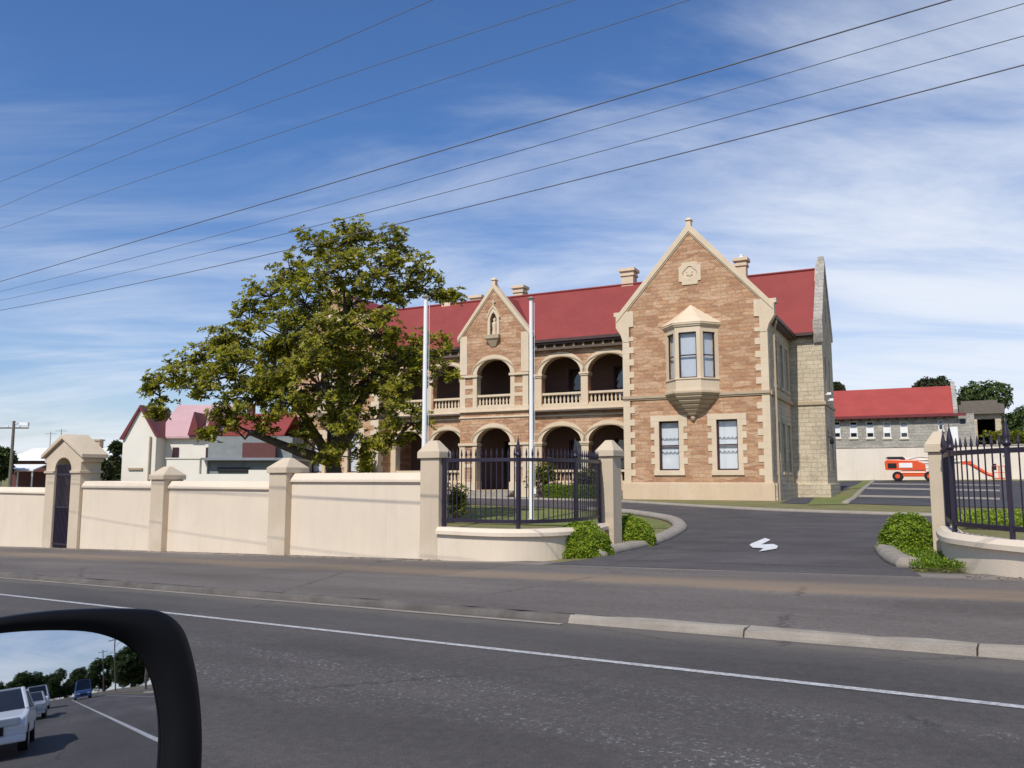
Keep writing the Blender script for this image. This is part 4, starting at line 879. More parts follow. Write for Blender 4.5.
def bush(name, label, base_, w_, h, n, ln, mats, seed, group=None, cat='bush'):
    rr = random.Random(seed); T = thing(name, label, cat, base_, 0, group); mb = MB(); st = MB()
    for k in range(7):
        d = Vector((rr.uniform(-1, 1) * w_ * .4, rr.uniform(-1, 1) * w_ * .4, h * rr.uniform(.5, .95))); st.tube([(0, 0, -.1), d * .5 + rnd(rr) * .05, d], [.03, .02, .008], 5)
        for _ in range(n // 7): rosette(mb, rr, d + Vector((rr.gauss(0, .2) * w_, rr.gauss(0, .2) * w_, rr.gauss(0, .16) * h - .1 * h)), Vector((0, 0, 1)) + rnd(rr) * .6, 5, ln, ln * .4, mats)
    mb.build('foliage', [M['leafB'], M['leafA'], M['dgreen'], M['leafC']], T, keep=True); st.build('stem', 'bark', T); return T
bush('leafy_bush', 'dark leafy bush behind the iron fence, next to the tall pier', at_g(455, 522), .62, 1.35, 240, .16, [0, 0, 0, 1], 21)
def bpt(u, v): c, s = cos(BROT), sin(BROT); x = BPOS.x + u * c - v * s; y = BPOS.y + u * s + v * c; return Vector((x, y, groundz(x, y)))
bush('leafy_bush', 'reddish green bush before the ground floor arcade, left of the box hedge', bpt(-13.9, 2.1), 1.2, 2.0, 300, .2, [0, 0, 2, 3], 22, 'bushes in front of the arcade')
bush('leafy_bush', 'rounded dark bush before the ground floor arcade, beside the right wing', bpt(-10.5, 2.2), 1.6, 1.9, 420, .2, [0, 2, 1], 23, 'bushes in front of the arcade')
bush('spiky_plant', 'tall spiky plant against the left wing, beside the window', bpt(-26.2, 1.2), .7, 2.6, 200, .4, [0, 1, 3], 24)
hd = thing('box_hedge', 'clipped bright green box hedge below the arcade bushes', 'hedge', bpt(-10.9, .9), BROT)
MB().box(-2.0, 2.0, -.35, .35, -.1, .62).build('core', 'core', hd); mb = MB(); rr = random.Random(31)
for _ in range(2600):
    p = Vector((rr.uniform(-2.05, 2.05), rr.uniform(-.4, .4), rr.uniform(0, .68)))
    if rr.random() < .5: p.y = -.4
    else: p.z = .66
    rosette(mb, rr, p + rnd(rr) * .03, rnd(rr) + Vector((0, -.4, .8)), 4, .08, .045, [0, 1])
mb.build('foliage', ['shrubA', 'shrubB'], hd, keep=True)
def tree(name, label, X, Yd, zbase, rx, rz_, zc, n, mats, seed, group=None, ln=.5, cone=False):
    rr = random.Random(seed); T = thing(name, label, 'tree', (X, Yd, zbase), 0, group); mb = MB(); wd = MB()
    wd.tube([(0, 0, -.3), (.1, 0, zc * .5), (0, 0, zc)], [.35, .25, .12], 8)
    cl = []
    for _ in range(16):
        d = rnd(rr); c = Vector((d.x * rx * .62, d.y * rx * .62, zc + d.z * rz_ * .6))
        if cone: k = rr.random(); c = Vector((d.x * rx * (1 - k) * .7, d.y * rx * (1 - k) * .7, zc - rz_ + 2 * rz_ * k))
        cl.append(c); wd.tube([(0, 0, zc * .55), c * .6 + Vector((0, 0, zc * .2)), c], [.12, .08, .03], 5)
    for c in cl:
        rr_ = min(rx, rz_) * rr.uniform(.3, .48)
        for _ in range(n // 16):
            d = rnd(rr); p = c + d * rr_ * rr.uniform(.6, 1.05); rosette(mb, rr, p, d + Vector((0, 0, .4)), 4, ln, ln * .55, mats)
    mb.build('crown', [M['dgreen'], M['mgreen'], M['brgreen']], T, keep=True); wd.build('trunk', 'bark', T); return T

# ------------------------------------------------------------------ flagpoles
def flagpole(label, x, Y, top, n_sections=2):
    b_ = gw(x, 500, Y); z0 = groundz(b_.x, b_.y); zt = gw(x, top, Y).z
    T = thing('flagpole', label, 'flagpole', (b_.x, b_.y, z0), 0, 'white flagpoles on the front lawn'); h = zt - z0
    MB().tube([(0, 0, -.1), (0, 0, -.06), (0, 0, h * .36 - .02), (0, 0, h * .36)], [.09, .09, .085, .085], 14).build('lower_pole', 'white', T, smooth=True); MB().tube([(0, 0, h * .36), (0, 0, h * .36 + .02), (0, 0, h - .02), (0, 0, h)], [.08, .08, .068, .068], 14).build('upper_pole', 'white', T, smooth=True)
    MB().lathe([(.14, h), (.14, h + .04), (.08, h + .06), (.02, h + .1)], 12).build('cap', 'conc', T); MB().lathe([(.2, -.1), (.2, .06), (.13, .1)], 14).build('base', 'conc', T)
    MB().tube([(.13, 0, 1.0), (.12, 0, h - .1)], .008, 4).box(.09, .16, -.02, .02, 1.0, 1.2).build('halyard', 'white', T)
flagpole('white flagpole standing behind the iron fence, in front of the centre gable', 531.5, 30.5, 299)
flagpole('white flagpole rising behind the tall pier, in front of the tree', 423.5, 27.5, 297.5)

# ------------------------------------------------------------------ rear building, retaining wall, lift
YV = 38.0
def bw(u, v, z=None): c, s = cos(BROT), sin(BROT); return Vector((BPOS.x + u * c - v * s, BPOS.y + u * s + v * c, 0 if z is None else z))
def onp(x, y, vv):     # survey point on a vertical plane parallel to the facade: gives (u, world z)
    c, s = cos(BROT), sin(BROT); ax = Vector((c, s, 0)); ay = Vector((-s, c, 0)); rr_ = ray(x, y); C = Vector((BPOS.x, BPOS.y, 0))
    k = (C.dot(ay) + vv) / rr_.dot(ay); P = rr_ * k; return (P - C).dot(ax), P.z + EYE
def loc0(label, name, cat): return thing(name, label, cat, (BPOS.x, BPOS.y, 0), BROT)
RB = loc0('long low grey stone building with bright red roof behind the white retaining wall', 'stone_outbuilding', 'building')
ua, zbase = onp(820, 447, YV); ub, _ = onp(976, 447, YV); _, zw_ = onp(890, 416, YV); zrd = onp(890, 388.5, YV + 4.5)[1]; ue, _ = onp(958, 414, YV)
wn = []
for xx in (836.5, 853.5, 870, 887, 904, 921):
    a, z1_ = onp(xx - 4.2, 421.5, YV); b_, z0_ = onp(xx + 4.2, 437.5, YV); wn.append((a, b_, z0_, z1_))
wn[-1] = (onp(938, 420, YV)[0], onp(943, 420, YV)[0], onp(940, 430, YV)[1], onp(940, 420, YV)[1])
dx = (onp(947, 425, YV)[0], onp(957.5, 425, YV)[0], zbase - .3, onp(950, 426, YV)[1])
vx = (onp(960, 420, YV)[0], onp(965, 420, YV)[0], onp(960, 424, YV)[1], onp(960, 419, YV)[1])
MB().plate(rect(ua - 6, ub, zbase - 3, zw_), [rect(*q) for q in wn + [dx, vx]], YV, YV + .4).build('stone_wall', 'greystone', RB)
MB().box(ub - .4, ub, YV + .4, YV + 9, zbase - 3, zw_).build('stone_wall', 'greystone', RB)
for q in wn:
    f_ = MB().plate(rect(*q), [rect(q[0] + .07, q[1] - .07, q[2] + .07, q[3] - .07)], YV + .1, YV + .18).build('window', 'white', RB)
    MB().box(q[0] + .05, q[1] - .05, YV + .16, YV + .17, q[2] + .42, q[3] - .3).build('blind_or_dark_sheet', 'white', f_); MB().box(q[0], q[1], YV + .2, YV + .22, q[2], q[3]).build('pane', 'carglass', f_)
    MB().box(q[0] - .08, q[1] + .08, YV - .1, YV + .1, q[2] - .16, q[2]).build('sill', 'retain', f_)
MB().box(dx[0], dx[1], YV + .05, YV + .12, dx[2], dx[3]).build('door', 'white', RB); MB().box(vx[0], vx[1], YV + .1, YV + .15, vx[2], vx[3]).build('vent', 'doorblue', RB)
ze_ = zw_ + .1
RBR = MB().plate([(YV - .4, ze_), (YV + 4.5, zrd), (YV + 9.4, ze_), (YV + 9.4, ze_ - .15), (YV + 4.5, zrd - .15), (YV - .4, ze_ - .15)], [], ua - 6, ue - .35, yz).build('roof', 'roofbright', RB)
MB().box(ua - 6, ub - .6, YV - .55, YV - .4, ze_ - .3, ze_ - .06).build('gutter', 'roofdark', RB)
mb = MB()
for u_ in fr(ua - 4, ue - 1, .75): mb.box(u_ - .06, u_ + .06, YV - .36, YV - .003, ze_ - .5, ze_ - .16)
mb.build('eave_brackets', 'roofdark', RB)
MB().plate([(YV - .3, ze_ - .4), (YV - .3, ze_ + .3), (YV + 4.5, zrd + .4), (YV + 9.3, ze_ + .3), (YV + 9.3, ze_ - .4)], [], ue - .35, ue, yz).build('gable_end', 'greystone', RB)
# shed with a dark doorway at its right
us0, us1 = onp(963, 420, YV + 3)[0], onp(1001, 420, YV + 3)[0]; zs_ = onp(980, 404, YV + 3)[1]; zl = onp(980, 447, YV + 3)[1]
SH = loc0('small flat roofed shed with open dark doorway, right of the stone outbuilding', 'flat_roof_shed', 'shed')
o0, o1, oz = onp(977, 420, YV + 3)[0], onp(995, 420, YV + 3)[0], onp(985, 419, YV + 3)[1]
MB().plate(rect(us0, us1, zl - 3, zs_), [rect(o0, o1, zl - 2, oz)], YV + 3, YV + 3.4).box(us1 - .3, us1, YV + 3.4, YV + 8, zl - 3, zs_).box(us0, us0 + .3, YV + 3.4, YV + 8, zl - 3, zs_).build('shed_wall', 'pale', SH)
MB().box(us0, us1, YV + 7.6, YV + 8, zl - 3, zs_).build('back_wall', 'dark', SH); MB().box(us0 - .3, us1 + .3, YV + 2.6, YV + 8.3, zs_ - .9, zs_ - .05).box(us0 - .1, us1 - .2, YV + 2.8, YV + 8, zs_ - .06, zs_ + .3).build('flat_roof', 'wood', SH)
# retaining wall
RW = loc0('long white rendered retaining wall behind the orange lift', 'retaining_wall', 'wall')
YW = YV - 3.0; ur0 = onp(800, 470, YW)[0]; ur1 = onp(1120, 470, YW)[0]; zrt = onp(890, 447.5, YW)[1]
MB().box(ur0, ur1, YW, YW + .4, -1, zrt).build('wall_face', 'retain', RW); MB().box(ur0, ur1, YW - .05, YW + .45, zrt, zrt + .12).build('coping', 'greystone', RW)
MB().box(ur0, ur1, YW + .45, YV - .02, zrt - 1, zrt - .2).build('terrace', 'grassgreen', RW)
# articulated boom lift
YL = YW - 3.0
u0, zz0 = onp(914, 480.5, YL); gl = bw(u0, YL); zg = groundz(gl.x, gl.y)
BL = thing('boom_lift', 'orange articulated boom lift parked before the white retaining wall', 'boom lift', (gl.x, gl.y, zg), BROT)
MB().box(-1.5, 1.5, -.75, .75, .4, .72).frustum((-1.2, 1.2, -.8, .8), .7, (-.9, .9, -.7, .7), .95).build('chassis', 'orange', BL, bevel=.04)
for sx in (-1.25, 1.25):
    for sy in (-.85, .85):
        wv = MB(); n = 18
        wv.tube([(sx, sy - .17, .43), (sx, sy + .17, .43)], .43, 18); wh = wv.build('wheel', 'black', BL, bevel=.03); MB().tube([(sx, sy - .185, .43), (sx, sy + .185, .43)], .2, 12).build('hub', 'orange', wh)
MB().plate([(-2.2, 1.0), (-2.25, 1.75), (-2.0, 1.95), (.3, 1.85), (.9, 1.5), (1.0, .98)], [], -.85, .8).build('turret', 'orange', BL, bevel=.05)
MB().box(-1.1, -.05, -.875, -.852, 1.2, 1.62).build('white_plate', 'white', BL)
MB().box(-2.0, -.7, -.5, .5, 1.97, 2.06).frustum((-2.2, -.6, -.5, .5), 2.05, (-2.0, -.8, -.4, .4), 2.2).build('engine_cover', 'black', BL)
MB().box(-2.0, -1.3, -.875, -.853, 1.15, 1.6).build('engine_grille', 'black', BL); MB().tube([(.9, -.35, 1.15), (2.2, -.35, 1.4)], .06, 8).tube([(2.0, .25, 1.5), (3.6, .25, 1.6)], .05, 8).build('hydraulic_ram', 'steel', BL)
MB().tube([(-.3, -.5, 1.95), (.6, -.42, 2.12), (1.8, -.2, 1.98), (3.4, -.16, 1.92)], .03, 6).build('hose', 'black', BL); MB().tube([(.95, -.8, .75), (.95, -.8, 1.45), (.6, -.8, 1.75)], .025, 6).tube([(1.3, -.8, .75), (1.3, -.8, 1.2)], .025, 6).build('step_rail', 'steel', BL)
MB().tube([(-1.0, 0, 2.0), (.6, 0, 1.9), (2.4, 0, 1.78), (4.0, 0, 1.72)], .14, 8).tube([(-.5, -.3, 1.75), (2.6, -.3, 1.5)], .12, 8).build('boom', 'retain', BL); 
MB().tube([(3.9, 0, 1.68), (4.4, 0, 1.5), (5.6, 0, .62), (6.1, 0, .45)], .15, 8).box(3.8, 4.5, -.18, .18, 1.45, 1.75).build('jib', 'orange', BL)
mb = MB().box(6.0, 7.0, -.7, .7, .18, .28)
for x in (6.02, 6.5, 6.98):
    for y in (-.68, .68): mb.tube([(x, y, .2), (x, y, 1.3)], .03, 6)
for z in (.75, 1.3): mb.tube([(6.02, -.68, z), (6.98, -.68, z), (6.98, .68, z), (6.02, .68, z), (6.02, -.68, z)], .03, 6)
BL.scale = (.93, .93, .9); mb.build('basket', 'orange', BL); MB().box(6.05, 6.3, -.3, .3, .95, 1.5).build('control_box', 'black', BL)

# trees beyond, on the right
def px_tree(label, x, ytop, Y, wpx, n, mats, seed, zb_=None, name='dense_tree', ln=.42, group=None, cone=False):
    p = gw(x, ytop, Y); zb_ = groundz(p.x, p.y) if zb_ is None else zb_; h = p.z - zb_; rx = wpx / 2 * Y / F; rz_ = min(h * .46, rx * 1.1) if not cone else h * .47
    return tree(name, label, p.x, p.y, zb_, rx, rz_, h - rz_, n, mats, seed, group, ln, cone)
px_tree('dark brownish tree top showing above the bright red roof', 932, 375, 100, 46, 2600, [2, 2, 0], 51, group='trees behind the rear buildings')
px_tree('broad dark green tree rising behind the flat roofed shed', 980, 377, 97, 76, 5200, [0, 1, 1], 52, group='trees behind the rear buildings')
px_tree('green tree at the right frame edge behind the iron fence', 1032, 402, 95, 60, 4000, [0, 1, 1], 53, group='trees behind the rear buildings')
px_tree('small dark tree top between the pale end wall and the bright red roof', 836, 383, 104, 16, 500, [2, 0], 54, group='trees behind the rear buildings')
bush('leafy_bush', 'green bushes above the retaining wall at right frame edge', bw(onp(1012, 440, YW + 1)[0], YW + 1.2, zrt - .2), 3.0, 1.3, 260, .3, [1, 0], 61)

# ------------------------------------------------------------------ houses to the left
def house_at(label, name, x, Y, rot): p = gw(x, 480, Y); return thing(name, label, 'house', (p.x, p.y, groundz(p.x, p.y)), rot)
HR = ROADROT
# white house with faded red roof
Yh = 52.0
def hx(x): return (x - 512) / F * Yh
def hz(y): return EYE + (480 - y) / F * Yh
p0 = gw(200, 480, Yh); zg0 = groundz(p0.x, p0.y)
WH = thing('white_house', 'white rendered house with steep faded red roof, left of the tree', 'house', (0, Yh, 0), 0)
xL, xm, xR = hx(125), hx(160), hx(275)
zE, zR_ = hz(436), hz(403)
MB().plate([(xL, zg0 - 2), (xL, hz(438)), (hx(141), hz(408)), (hx(158), hz(436)), (hx(158), zg0 - 2)], [], -.2, 6).build('gable_wall', 'whitewall', WH)
MB().box(hx(158), xR, 1.2, 7, zg0 - 2, zE).build('wall', 'whitewall', WH)
def slope(mb, x0, x1, y0, y1, z0, z1, th=.12): mb.add([(x0, y0, z0), (x1, y0, z0), (x1, y1, z1), (x0, y1, z1), (x0, y0, z0 - th), (x1, y0, z0 - th), (x1, y1, z1 - th), (x0, y1, z1 - th)], [(0, 1, 2, 3), (7, 6, 5, 4), (0, 4, 5, 1), (1, 5, 6, 2), (2, 6, 7, 3), (3, 7, 4, 0)])
mb = MB(); slope(mb, hx(150), hx(214), .9, 4.2, zE, zR_ + .25); slope(mb, hx(150), hx(214), 7.5, 4.2, zE, zR_ + .25); mb.build('roof', 'roofpink', WH)
mb = MB(); slope(mb, hx(214) + .01, xR + .2, 1.4, 4.2, hz(433), zR_ - .35); slope(mb, hx(214) + .01, xR + .2, 7.5, 4.2, zE, zR_ - .35); mb.build('roof', 'roof', WH)
mb = MB(); mb.plate([(hx(141), hz(405.5)), (hx(160.5), hz(437.5)), (hx(158), hz(437.5)), (hx(141), hz(409))], [], -.35, 4); mb.plate([(hx(141), hz(405.5)), (xL - .2, hz(440)), (xL + .05, hz(440)), (hx(141), hz(409))], [], -.35, 4); mb.build('gable_roof', 'roofdark', WH)
for xx in (190, 208):
    d = MB().plate([(hx(xx - 7), hz(435)), (hx(xx - 1), hz(411)), (hx(xx + 5), hz(435))], [], .7, 3.5).build('dormer', 'roofdark', WH)
MB().box(hx(226), hx(232), 4, 4.6, hz(412), hz(399)).build('chimney', 'brickred', WH)
for xx in (166, 200):
    f_ = MB().box(hx(xx), hx(xx + 6), 1.12, 1.25, hz(462), hz(447)).build('window', 'frame', WH)
MB().box(hx(132), hx(146), -.3, .4, hz(470), hz(468)).build('ledge', 'creamdark', WH)
MB().tube([(hx(152.5), -.28, zg0 - 1), (hx(152.5), -.28, hz(437))], .06, 6).build('downpipe', 'creamdark', WH)
# annexe: grey wall, dark red cladding, white parapets
AX = thing('flat_roof_annexe', 'low annexe with dark red cladding, grey band and white parapet, beside the white house', 'annexe', (0, Yh - 5, 0), 0)
k = (Yh - 5) / Yh
def ax(x): return (x - 512) / F * (Yh - 5)
def az(y): return EYE + (480 - y) / F * (Yh - 5)
MB().box(ax(206), ax(290), .4, 4.5, zg0 - 2, az(459)).build('wall', 'grey', AX); MB().box(ax(243), ax(276), -.0, .39, az(459), az(443)).build('cladding', 'brickred', AX); MB().box(ax(204), ax(292), -.1, 5, az(460.5), az(458)).build('roof', 'steel', AX); MB().box(ax(205), ax(290), .6, 4, az(459), az(436)).build('upper_wall', 'grey', AX)
MB().box(ax(217), ax(249), .28, .42, az(471.5), az(467.5)).build('window', 'dark', AX)
MB().box(ax(200), ax(207), .2, 1.2, zg0 - 2, az(459)).build('post', 'whitewall', AX)
PW = thing('parapet_wall', 'white rendered stepped garden wall in front of the annexe', 'wall', (0, Yh - 9, 0), 0)
def bx_(x): return (x - 512) / F * (Yh - 9)
def bz_(y): return EYE + (480 - y) / F * (Yh - 9)
MB().box(bx_(168), bx_(201), 0, .3, zg0 - 2, bz_(459)).box(bx_(201), bx_(250), 0, .3, zg0 - 2, bz_(474)).box(bx_(250), bx_(283), 0, .3, zg0 - 2, bz_(470)).build('wall_face', 'whitewall', PW)
MB().box(bx_(168) - .05, bx_(201) + .05, -.05, .35, bz_(459), bz_(458)).build('coping', 'whitewall', PW)
# cottage far left
Yc = 70.0
def cx(x): return (x - 512) / F * Yc
def cz(y): return EYE + (480 - y) / F * Yc
CT = thing('cottage', 'low cottage with pale iron roof and two brown chimneys at far left', 'cottage', (0, Yc, 0), 0)
MB().box(cx(12), cx(108), 0, 6, -4, cz(461)).build('wall', 'brickred', CT)
mb = MB(); mb.add([(cx(8), -.5, cz(461)), (cx(112), -.5, cz(461)), (cx(104), 3, cz(447)), (cx(15), 3, cz(447)), (cx(112), 6.5, cz(461)), (cx(8), 6.5, cz(461))], [(0, 1, 2, 3), (1, 4, 2), (4, 5, 3, 2), (5, 0, 3), (0, 5, 4, 1)]); mb.build('roof', 'white', CT)
mb = MB(); slope(mb, cx(15), cx(52), -2.4, -.5, cz(470), cz(464.5)); mb.build('verandah_roof', 'white', CT)
for xx in (46, 82): c_ = MB().box(cx(xx - 3), cx(xx + 3), 2.6, 3.3, cz(449), cz(438)).box(cx(xx - 4), cx(xx + 4), 2.5, 3.4, cz(439.5), cz(438)).build('chimney', 'creamdark', CT)
for xx in (20, 36, 50): MB().tube([(cx(xx), -2.2, -4), (cx(xx), -2.2, cz(470))], .06, 6).build('verandah_post', 'white', CT)
for xx, yt, lb in ((31, 430, 'thin television mast rising above the cottage roof, nearer the lamp pole'), (42, 427, 'thin television mast rising beside the left brown chimney')):
    T = thing('tv_mast', lb, 'antenna', (cx(xx), Yc + 3, cz(448)), 0); MB().tube([(0, 0, 0), (0, 0, cz(yt) - cz(448))], .035, 5).box(-.5, .5, -.02, .02, cz(yt) - cz(448) - .2, cz(yt) - cz(448) - .16).build('mast', 'steel', T)
px_tree('dark conifer beside the white house at left', 117, 438, 60, 18, 900, [0, 0, 2], 71, name='conifer', ln=.4, cone=True)
px_tree('dark green tree at the left frame edge behind the lamp pole', -3, 447, 66, 30, 1200, [0, 0, 1], 72, ln=.5)
0 and px_tree('low green tree behind the far left wall beside the cottage', 30, 462, 64, 40, 700, [0, 0, 1], 73, ln=.5)
px_tree('dark bush between the gateway and the white house', 100, 458, 50, 26, 700, [0, 2], 74, ln=.35)
# pole with lamp
def pole(label, base_, h, arm=True, lamp=True, rot=0):
    T = thing('power_pole', label, 'pole', base_, rot)
    MB().tube([(0, 0, -.5), (0, 0, h)], [.13, .09], 10).build('post', 'wood', T)
    if arm:
        a_ = MB().box(-1.0, 1.0, -.05, .05, h - .52, h - .43).build('crossarm', 'wood', T); mb = MB()
        for x in (-1, -.4, .4, 1): mb.lathe([(.05, h - .42), (.06, h - .34), (.03, h - .28)], 8, (x, 0))
        mb.build('insulators', 'white', a_)
    if lamp:
        ar = MB().tube([(0, 0, h - 1.6), (.6, 0, h - 1.1), (1.6, 0, h - .9)], .035, 6).build('lamp_arm', 'steel', T); MB().box(1.5, 2.1, -.12, .12, h - 1.0, h - .86).build('lamp_head', 'white', ar)
    return T
pl = gw(10, 480, 56); T = pole('thin power pole with white street lamp at far left', (pl.x, pl.y, -1.5), gw(10, 421, 56).z + 1.5, True, False, 0)
MB().tube([(0, 0, gw(10, 424, 56).z + 1.5), (.7, 0, gw(10, 423, 56).z + 1.5)], .04, 6).build('lamp_arm', 'steel', T); MB().box(.4, 1.0, -.1, .1, gw(10, 425.5, 56).z + 1.5, gw(10, 422.5, 56).z + 1.5).build('lamp_head', 'white', T)

# ------------------------------------------------------------------ overhead cables, strung parallel to the road
NP = 9.0
def onroad(x, y, nn): rr_ = ray(x, y); k = nn / (rr_.x * nv.x + rr_.y * nv.y); P = rr_ * k; return P.x * tv.x + P.y * tv.y, P.z + EYE
wires = [([(2, 181), (220, 92), (430, 1)], 9.0, 0.0053, 'topmost of the seven overhead cables'), ([(5, 205), (256, 107), (512, 20)], 9.25, 0.0048, 'second overhead cable from the top'), ([(5, 227), (256, 141), (512, 57)], 9.5, 0.0048, 'third overhead cable from the top'),
         ([(2, 281), (400, 163), (940, 3)], 8.4, 0.0077, 'thickest overhead cable, fourth from the top'), ([(2, 291), (512, 153), (1012, 7)], 8.6, 0.0044, 'thin fifth overhead cable from the top'), ([(2, 300), (512, 175), (1020, 37)], 8.8, 0.0044, 'thin sixth overhead cable from the top'), ([(2, 310), (512, 196), (1020, 66)], 8.2, 0.0063, 'lowest overhead cable, passing behind the tree crown top')]
for pts, nn, rad, lb in wires:
    q = [onroad(x, y, nn) for x, y in pts]
    (t0, z0), (t1, z1), (t2, z2) = q
    def zq(t): return z0 * (t - t1) * (t - t2) / ((t0 - t1) * (t0 - t2)) + z1 * (t - t0) * (t - t2) / ((t1 - t0) * (t1 - t2)) + z2 * (t - t0) * (t - t1) / ((t2 - t0) * (t2 - t1))
    o = MB().tube([(t, nn, zq(t)) for t in fr(min(t0, t2) - 6, max(t0, t2) + 6, .8)], rad, 6).build('overhead_cable', 'wire', None, smooth=True, rot=ROADROT)
    tag(o, lb if 'behind' not in lb else 'lowest overhead cable, dark against the sky', 'cable', 'overhead cables across the sky')

# ------------------------------------------------------------------ traffic and poles down the road (seen in the wing mirror)
def car(label, t, n, m, Lc=4.3, W=1.75, H=1.46, van=False, name='car', cat='car'):
    T = thing(name, label, cat, (*tn2w(t, n), along(t)), ROADROT); w2 = W / 2
    hood = .95 if not van else 1.15; x0 = -Lc / 2
    prof = [(x0, .35), (x0 - .02, .62), (x0 + .12, hood - .18), (x0 + (1.25 if not van else .35), hood), (Lc / 2 - .1, hood + .03), (Lc / 2, .7), (Lc / 2 - .03, .35)]
    mb = MB(); k = len(prof); ys = [(-w2, .92), (-w2 * .97, 1), (w2 * .97, 1), (w2, .92)]
    MB().plate(prof, [], -w2, w2).build('body', m, T, bevel=.08, smooth=False)
    cab = [(x0 + (1.15 if not van else .3), hood - .02), (x0 + (1.95 if not van else .75), H), (Lc / 2 - (.75 if not van else .1), H), (Lc / 2 - .12, hood)]
    vs = []; 
    for y_, s in ((-1, 1), (1, 1)):
        for i, (x, z) in enumerate(cab): vs.append((x, y_ * w2 * (.93 if z < hood + .1 else .74), z))
    fs = [(0, 1, 2, 3), (7, 6, 5, 4), (0, 4, 5, 1), (1, 5, 6, 2), (2, 6, 7, 3), (3, 7, 4, 0)]
    MB().add(vs, fs).build('glasshouse', 'carglass', T, bevel=.03)
    MB().box(cab[1][0] - .02, cab[2][0] + .04, -w2 * .75, w2 * .75, H - .03, H + .03).build('roof_panel', m, T, bevel=.02)
    mb = MB()
    for sg in (-1, 1):
        for (a, b_) in ((0, 1), (3, 2)): mb.tube([(cab[a][0], sg * w2 * .94, cab[a][1]), (cab[b_][0], sg * w2 * .75, cab[b_][1])], .045, 6)
    mb.build('pillars', m, T)
    for sx in (x0 + .8, Lc / 2 - .8):
        for sy in (-w2 + .09, w2 - .09):
            wh = MB().tube([(sx, sy - .1, .31), (sx, sy + .1, .31)], .31, 16).build('wheel', 'black', T); MB().tube([(sx, sy - .108, .31), (sx, sy + .108, .31)], .19, 10).build('rim', 'steel', wh)
    for sy in (-1, 1): MB().box(x0 - .05, x0 + .15, sy * w2 * .62 - .2, sy * w2 * .62 + .2, .6, .76).build('headlight', 'lamp', T, bevel=.02)
    MB().box(x0 - .04, x0 + .1, -.45, .45, .42, .6).build('grille', 'black', T); MB().box(x0 - .05, x0 + .1, -w2, w2, .25, .4).build('bumper', m, T, bevel=.03)
    return T
car('white hatchback following closest behind in the wing mirror', 11.5, -1.2, 'carwhite')
car('silver car following second behind in the wing mirror', 27, -1.25, 'carsilver')
car('white van following third in the wing mirror', 44, -1.5, 'carwhite', 4.9, 1.9, 2.1, True)
car('blue van approaching in the opposite lane in the wing mirror', 62, 3.2, 'carblue', 5.2, 2.0, 2.4, True, cat='van')
for i, (t, n, h) in enumerate([(48, 9.0, 9.5), (78, 9.2, 9.0), (100, 9.2, 9)]): pole(['wooden power pole nearest behind, by the right wall', 'wooden power pole second behind, by the right wall', 'wooden power pole farthest behind, by the right wall'][i], (*tn2w(t, n), along(t)), h, True, i != 0, ROADROT + pi / 2)
ts_ = tn2w(24, -8.6); pole('street lamp pole on the left kerb behind, seen in the mirror', (*ts_, along(24)), 8.0, False, True, ROADROT + pi / 2)
for i, (t, n, h, wd) in enumerate([(58, 17, 11, 4.2), (72, 19, 11, 4.5), (95, 15, 9, 5), (118, 11, 9, 7), (128, 2, 8, 7), (130, -8, 8.5, 7), (122, -18, 8, 7), (105, -26, 8, 7), (84, -27, 7, 6), (140, 6, 8, 7), (142, -3, 8, 7), (140, -14, 8, 7), (112, 17, 9, 6), (84, 22, 10, 5)]):
    p = tn2w(t, n); tree('roadside_tree', 'dark green roadside tree number %s along the road behind' % ['one', 'two', 'three', 'four', 'five', 'six', 'seven', 'eight', 'nine', 'ten', 'eleven', 'twelve', 'thirteen', 'fourteen'][i], p.x, p.y, along(t), wd, h * .5, h * .5, 2200, [0, 0, 1], 80 + i, 'roadside trees behind the car', .6)

# ------------------------------------------------------------------ wing mirror of the car the picture is taken from
dist = .72
def mp_(x, y, d=dist): r_ = ray(x, y).normalized(); r0 = ray(70, 700).normalized(); return r_ * (d / r_.dot(r0))
cen = mp_(59, 697); vdir = cen.normalized()
rdir = Vector((tv.x, tv.y, .028)).normalized(); nrm = (rdir - vdir).normalized()
zax = nrm; xax = Vector((0, 0, 1)).cross(zax).normalized(); yax = zax.cross(xax)
MX = Matrix((xax, yax, zax)).transposed().to_4x4(); MX.translation = cen + Vector((0, 0, EYE))
def mloc(x, y):                                     # survey point on the plane of the glass
    r_ = ray(x, y); k = cen.dot(nrm) / r_.dot(nrm); P = r_ * k - cen; return (P.dot(xax), P.dot(yax))
WM = thing('wing_mirror', 'black car wing mirror in the left foreground, reflecting the road behind', 'wing mirror'); WM.matrix_world = MX
gl_px = [(-70, 655), (-30, 640), (0, 633.5), (45, 630.5), (85, 631.5), (110, 637), (128, 646), (142, 660), (152, 680), (158, 705), (161, 735), (160, 775), (155, 800), (140, 830), (100, 850), (0, 852), (-70, 850), (-90, 800), (-90, 690)]
ho_px = [(-90, 640), (-40, 625), (0, 617), (50, 610.5), (100, 608), (140, 608.5), (162, 611), (176, 619), (186, 633), (194, 660), (199, 690), (202, 730), (201, 775), (196, 815), (178, 860), (110, 885), (0, 888), (-90, 885), (-120, 810), (-120, 690)]
def closed(P, sub=4):
    o = []; k = len(P)
    for i in range(k):
        p0, p1, p2, p3 = [Vector((*P[(i + j) % k], 0)) for j in (-1, 0, 1, 2)]
        for q in range(sub):
            u = q / sub; v = .5 * ((2 * p1) + (p2 - p0) * u + (2 * p0 - 5 * p1 + 4 * p2 - p3) * u * u + (3 * p1 - p0 - 3 * p2 + p3) * u ** 3); o.append((v.x, v.y))
    return o
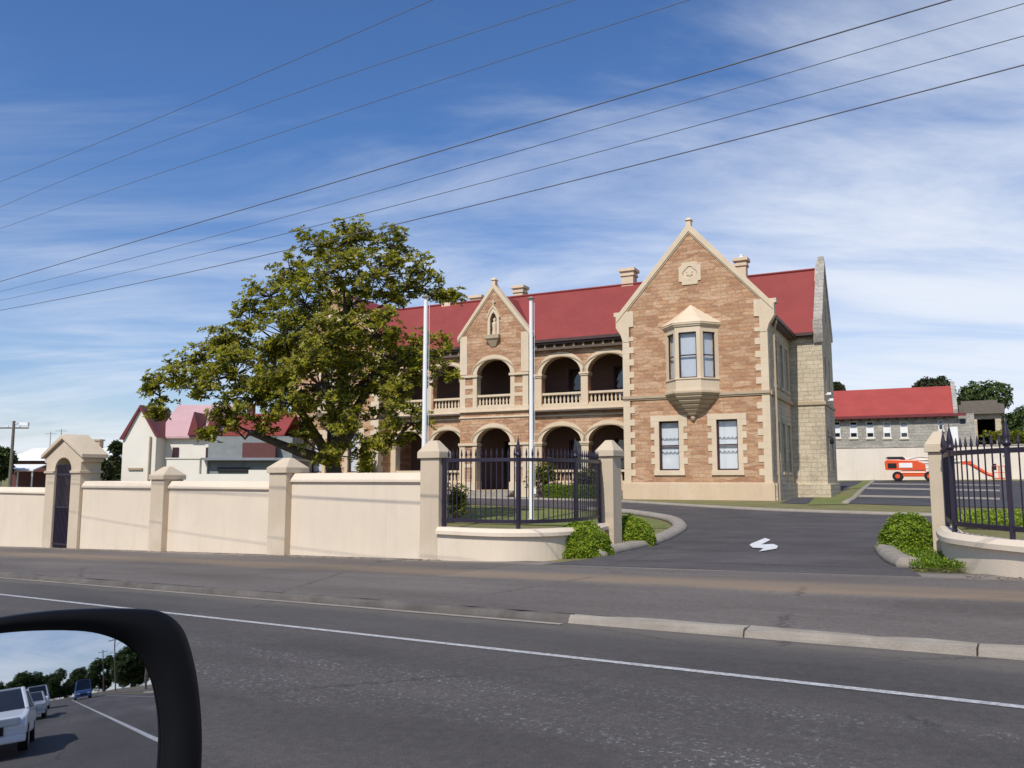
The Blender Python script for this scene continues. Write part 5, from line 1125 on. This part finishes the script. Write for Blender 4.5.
gl_px = closed(gl_px); ho_px = closed(ho_px)
gp = [mloc(*p) for p in gl_px]; hp = [mloc(*p) for p in ho_px]
mb = MB(); RC = 1.25; K = 14
def dens(P, m):
    o = []
    for a, b_ in zip(P, P[1:] + P[:1]): o += [(a[0] + (b_[0] - a[0]) * i / m, a[1] + (b_[1] - a[1]) * i / m) for i in range(m)]
    return o
gd = dens(gp, 2); ng = len(gd); gc = (sum(p[0] for p in gp) / len(gp), sum(p[1] for p in gp) / len(gp))
mb.v.append((gc[0], gc[1], -(gc[0] ** 2 + gc[1] ** 2) / (2 * RC)))
for k in range(1, K + 1):
    for p in gd: x, y = gc[0] + (p[0] - gc[0]) * k / K, gc[1] + (p[1] - gc[1]) * k / K; mb.v.append((x, y, -(x * x + y * y) / (2 * RC)))
for i in range(ng):
    j = (i + 1) % ng; mb.f.append((0, 1 + i, 1 + j))
    for k in range(K - 1): a = 1 + k * ng; mb.f.append((a + i, a + ng + i, a + ng + j, a + j))
mb.build('mirror_glass', 'mirror', WM, smooth=True, keep=True)
# housing: lip in front of the glass, shell swelling away behind it
mb = MB(); n = 40
def resamp(P, n):
    ds = [0]; P = P + [P[0]]
    for a, b_ in zip(P, P[1:]): ds.append(ds[-1] + math.dist(a, b_))
    o = []
    for i in range(n):
        x = ds[-1] * i / n
        for j in range(len(P) - 1):
            if ds[j + 1] >= x: u = (x - ds[j]) / max(1e-9, ds[j + 1] - ds[j]); o.append((P[j][0] + (P[j + 1][0] - P[j][0]) * u, P[j][1] + (P[j + 1][1] - P[j][1]) * u)); break
    return o
n = 160; hc = (sum(p[0] for p in hp) / len(hp), sum(p[1] for p in hp) / len(hp)); H0 = resamp(hp, n); G0 = []
for p in H0:
    q = min((((1 - u) * a[0] + u * b_[0], (1 - u) * a[1] + u * b_[1]) for a, b_ in zip(gp, gp[1:] + gp[:1]) for u in [k / 8 for k in range(9)]), key=lambda s: math.dist(s, p)); G0.append(q)
def sc_(P, k): return [(hc[0] + (p[0] - hc[0]) * k, hc[1] + (p[1] - hc[1]) * k) for p in P]
def mixp(A, B, u): return [(a[0] + (b_[0] - a[0]) * u, a[1] + (b_[1] - a[1]) * u) for a, b_ in zip(A, B)]
rings = [(G0, -.02), (mixp(G0, H0, .02), .002), (mixp(G0, H0, .35), .008), (mixp(G0, H0, .75), .010), (mixp(G0, H0, .95), .004), (H0, -.006), (sc_(H0, .99), -.03), (sc_(H0, .94), -.055), (sc_(H0, .8), -.08), (sc_(H0, .5), -.095), (sc_(H0, .1), -.10)]
for P, z in rings: mb.v += [(p[0], p[1], z) for p in P]
for i in range(len(rings) - 1):
    for k in range(n): mb.f.append((i * n + k, i * n + (k + 1) % n, (i + 1) * n + (k + 1) % n, (i + 1) * n + k)); mb.mi.append(0)
hs_ = mb.build('housing', 'blackplastic', WM, smooth=True)
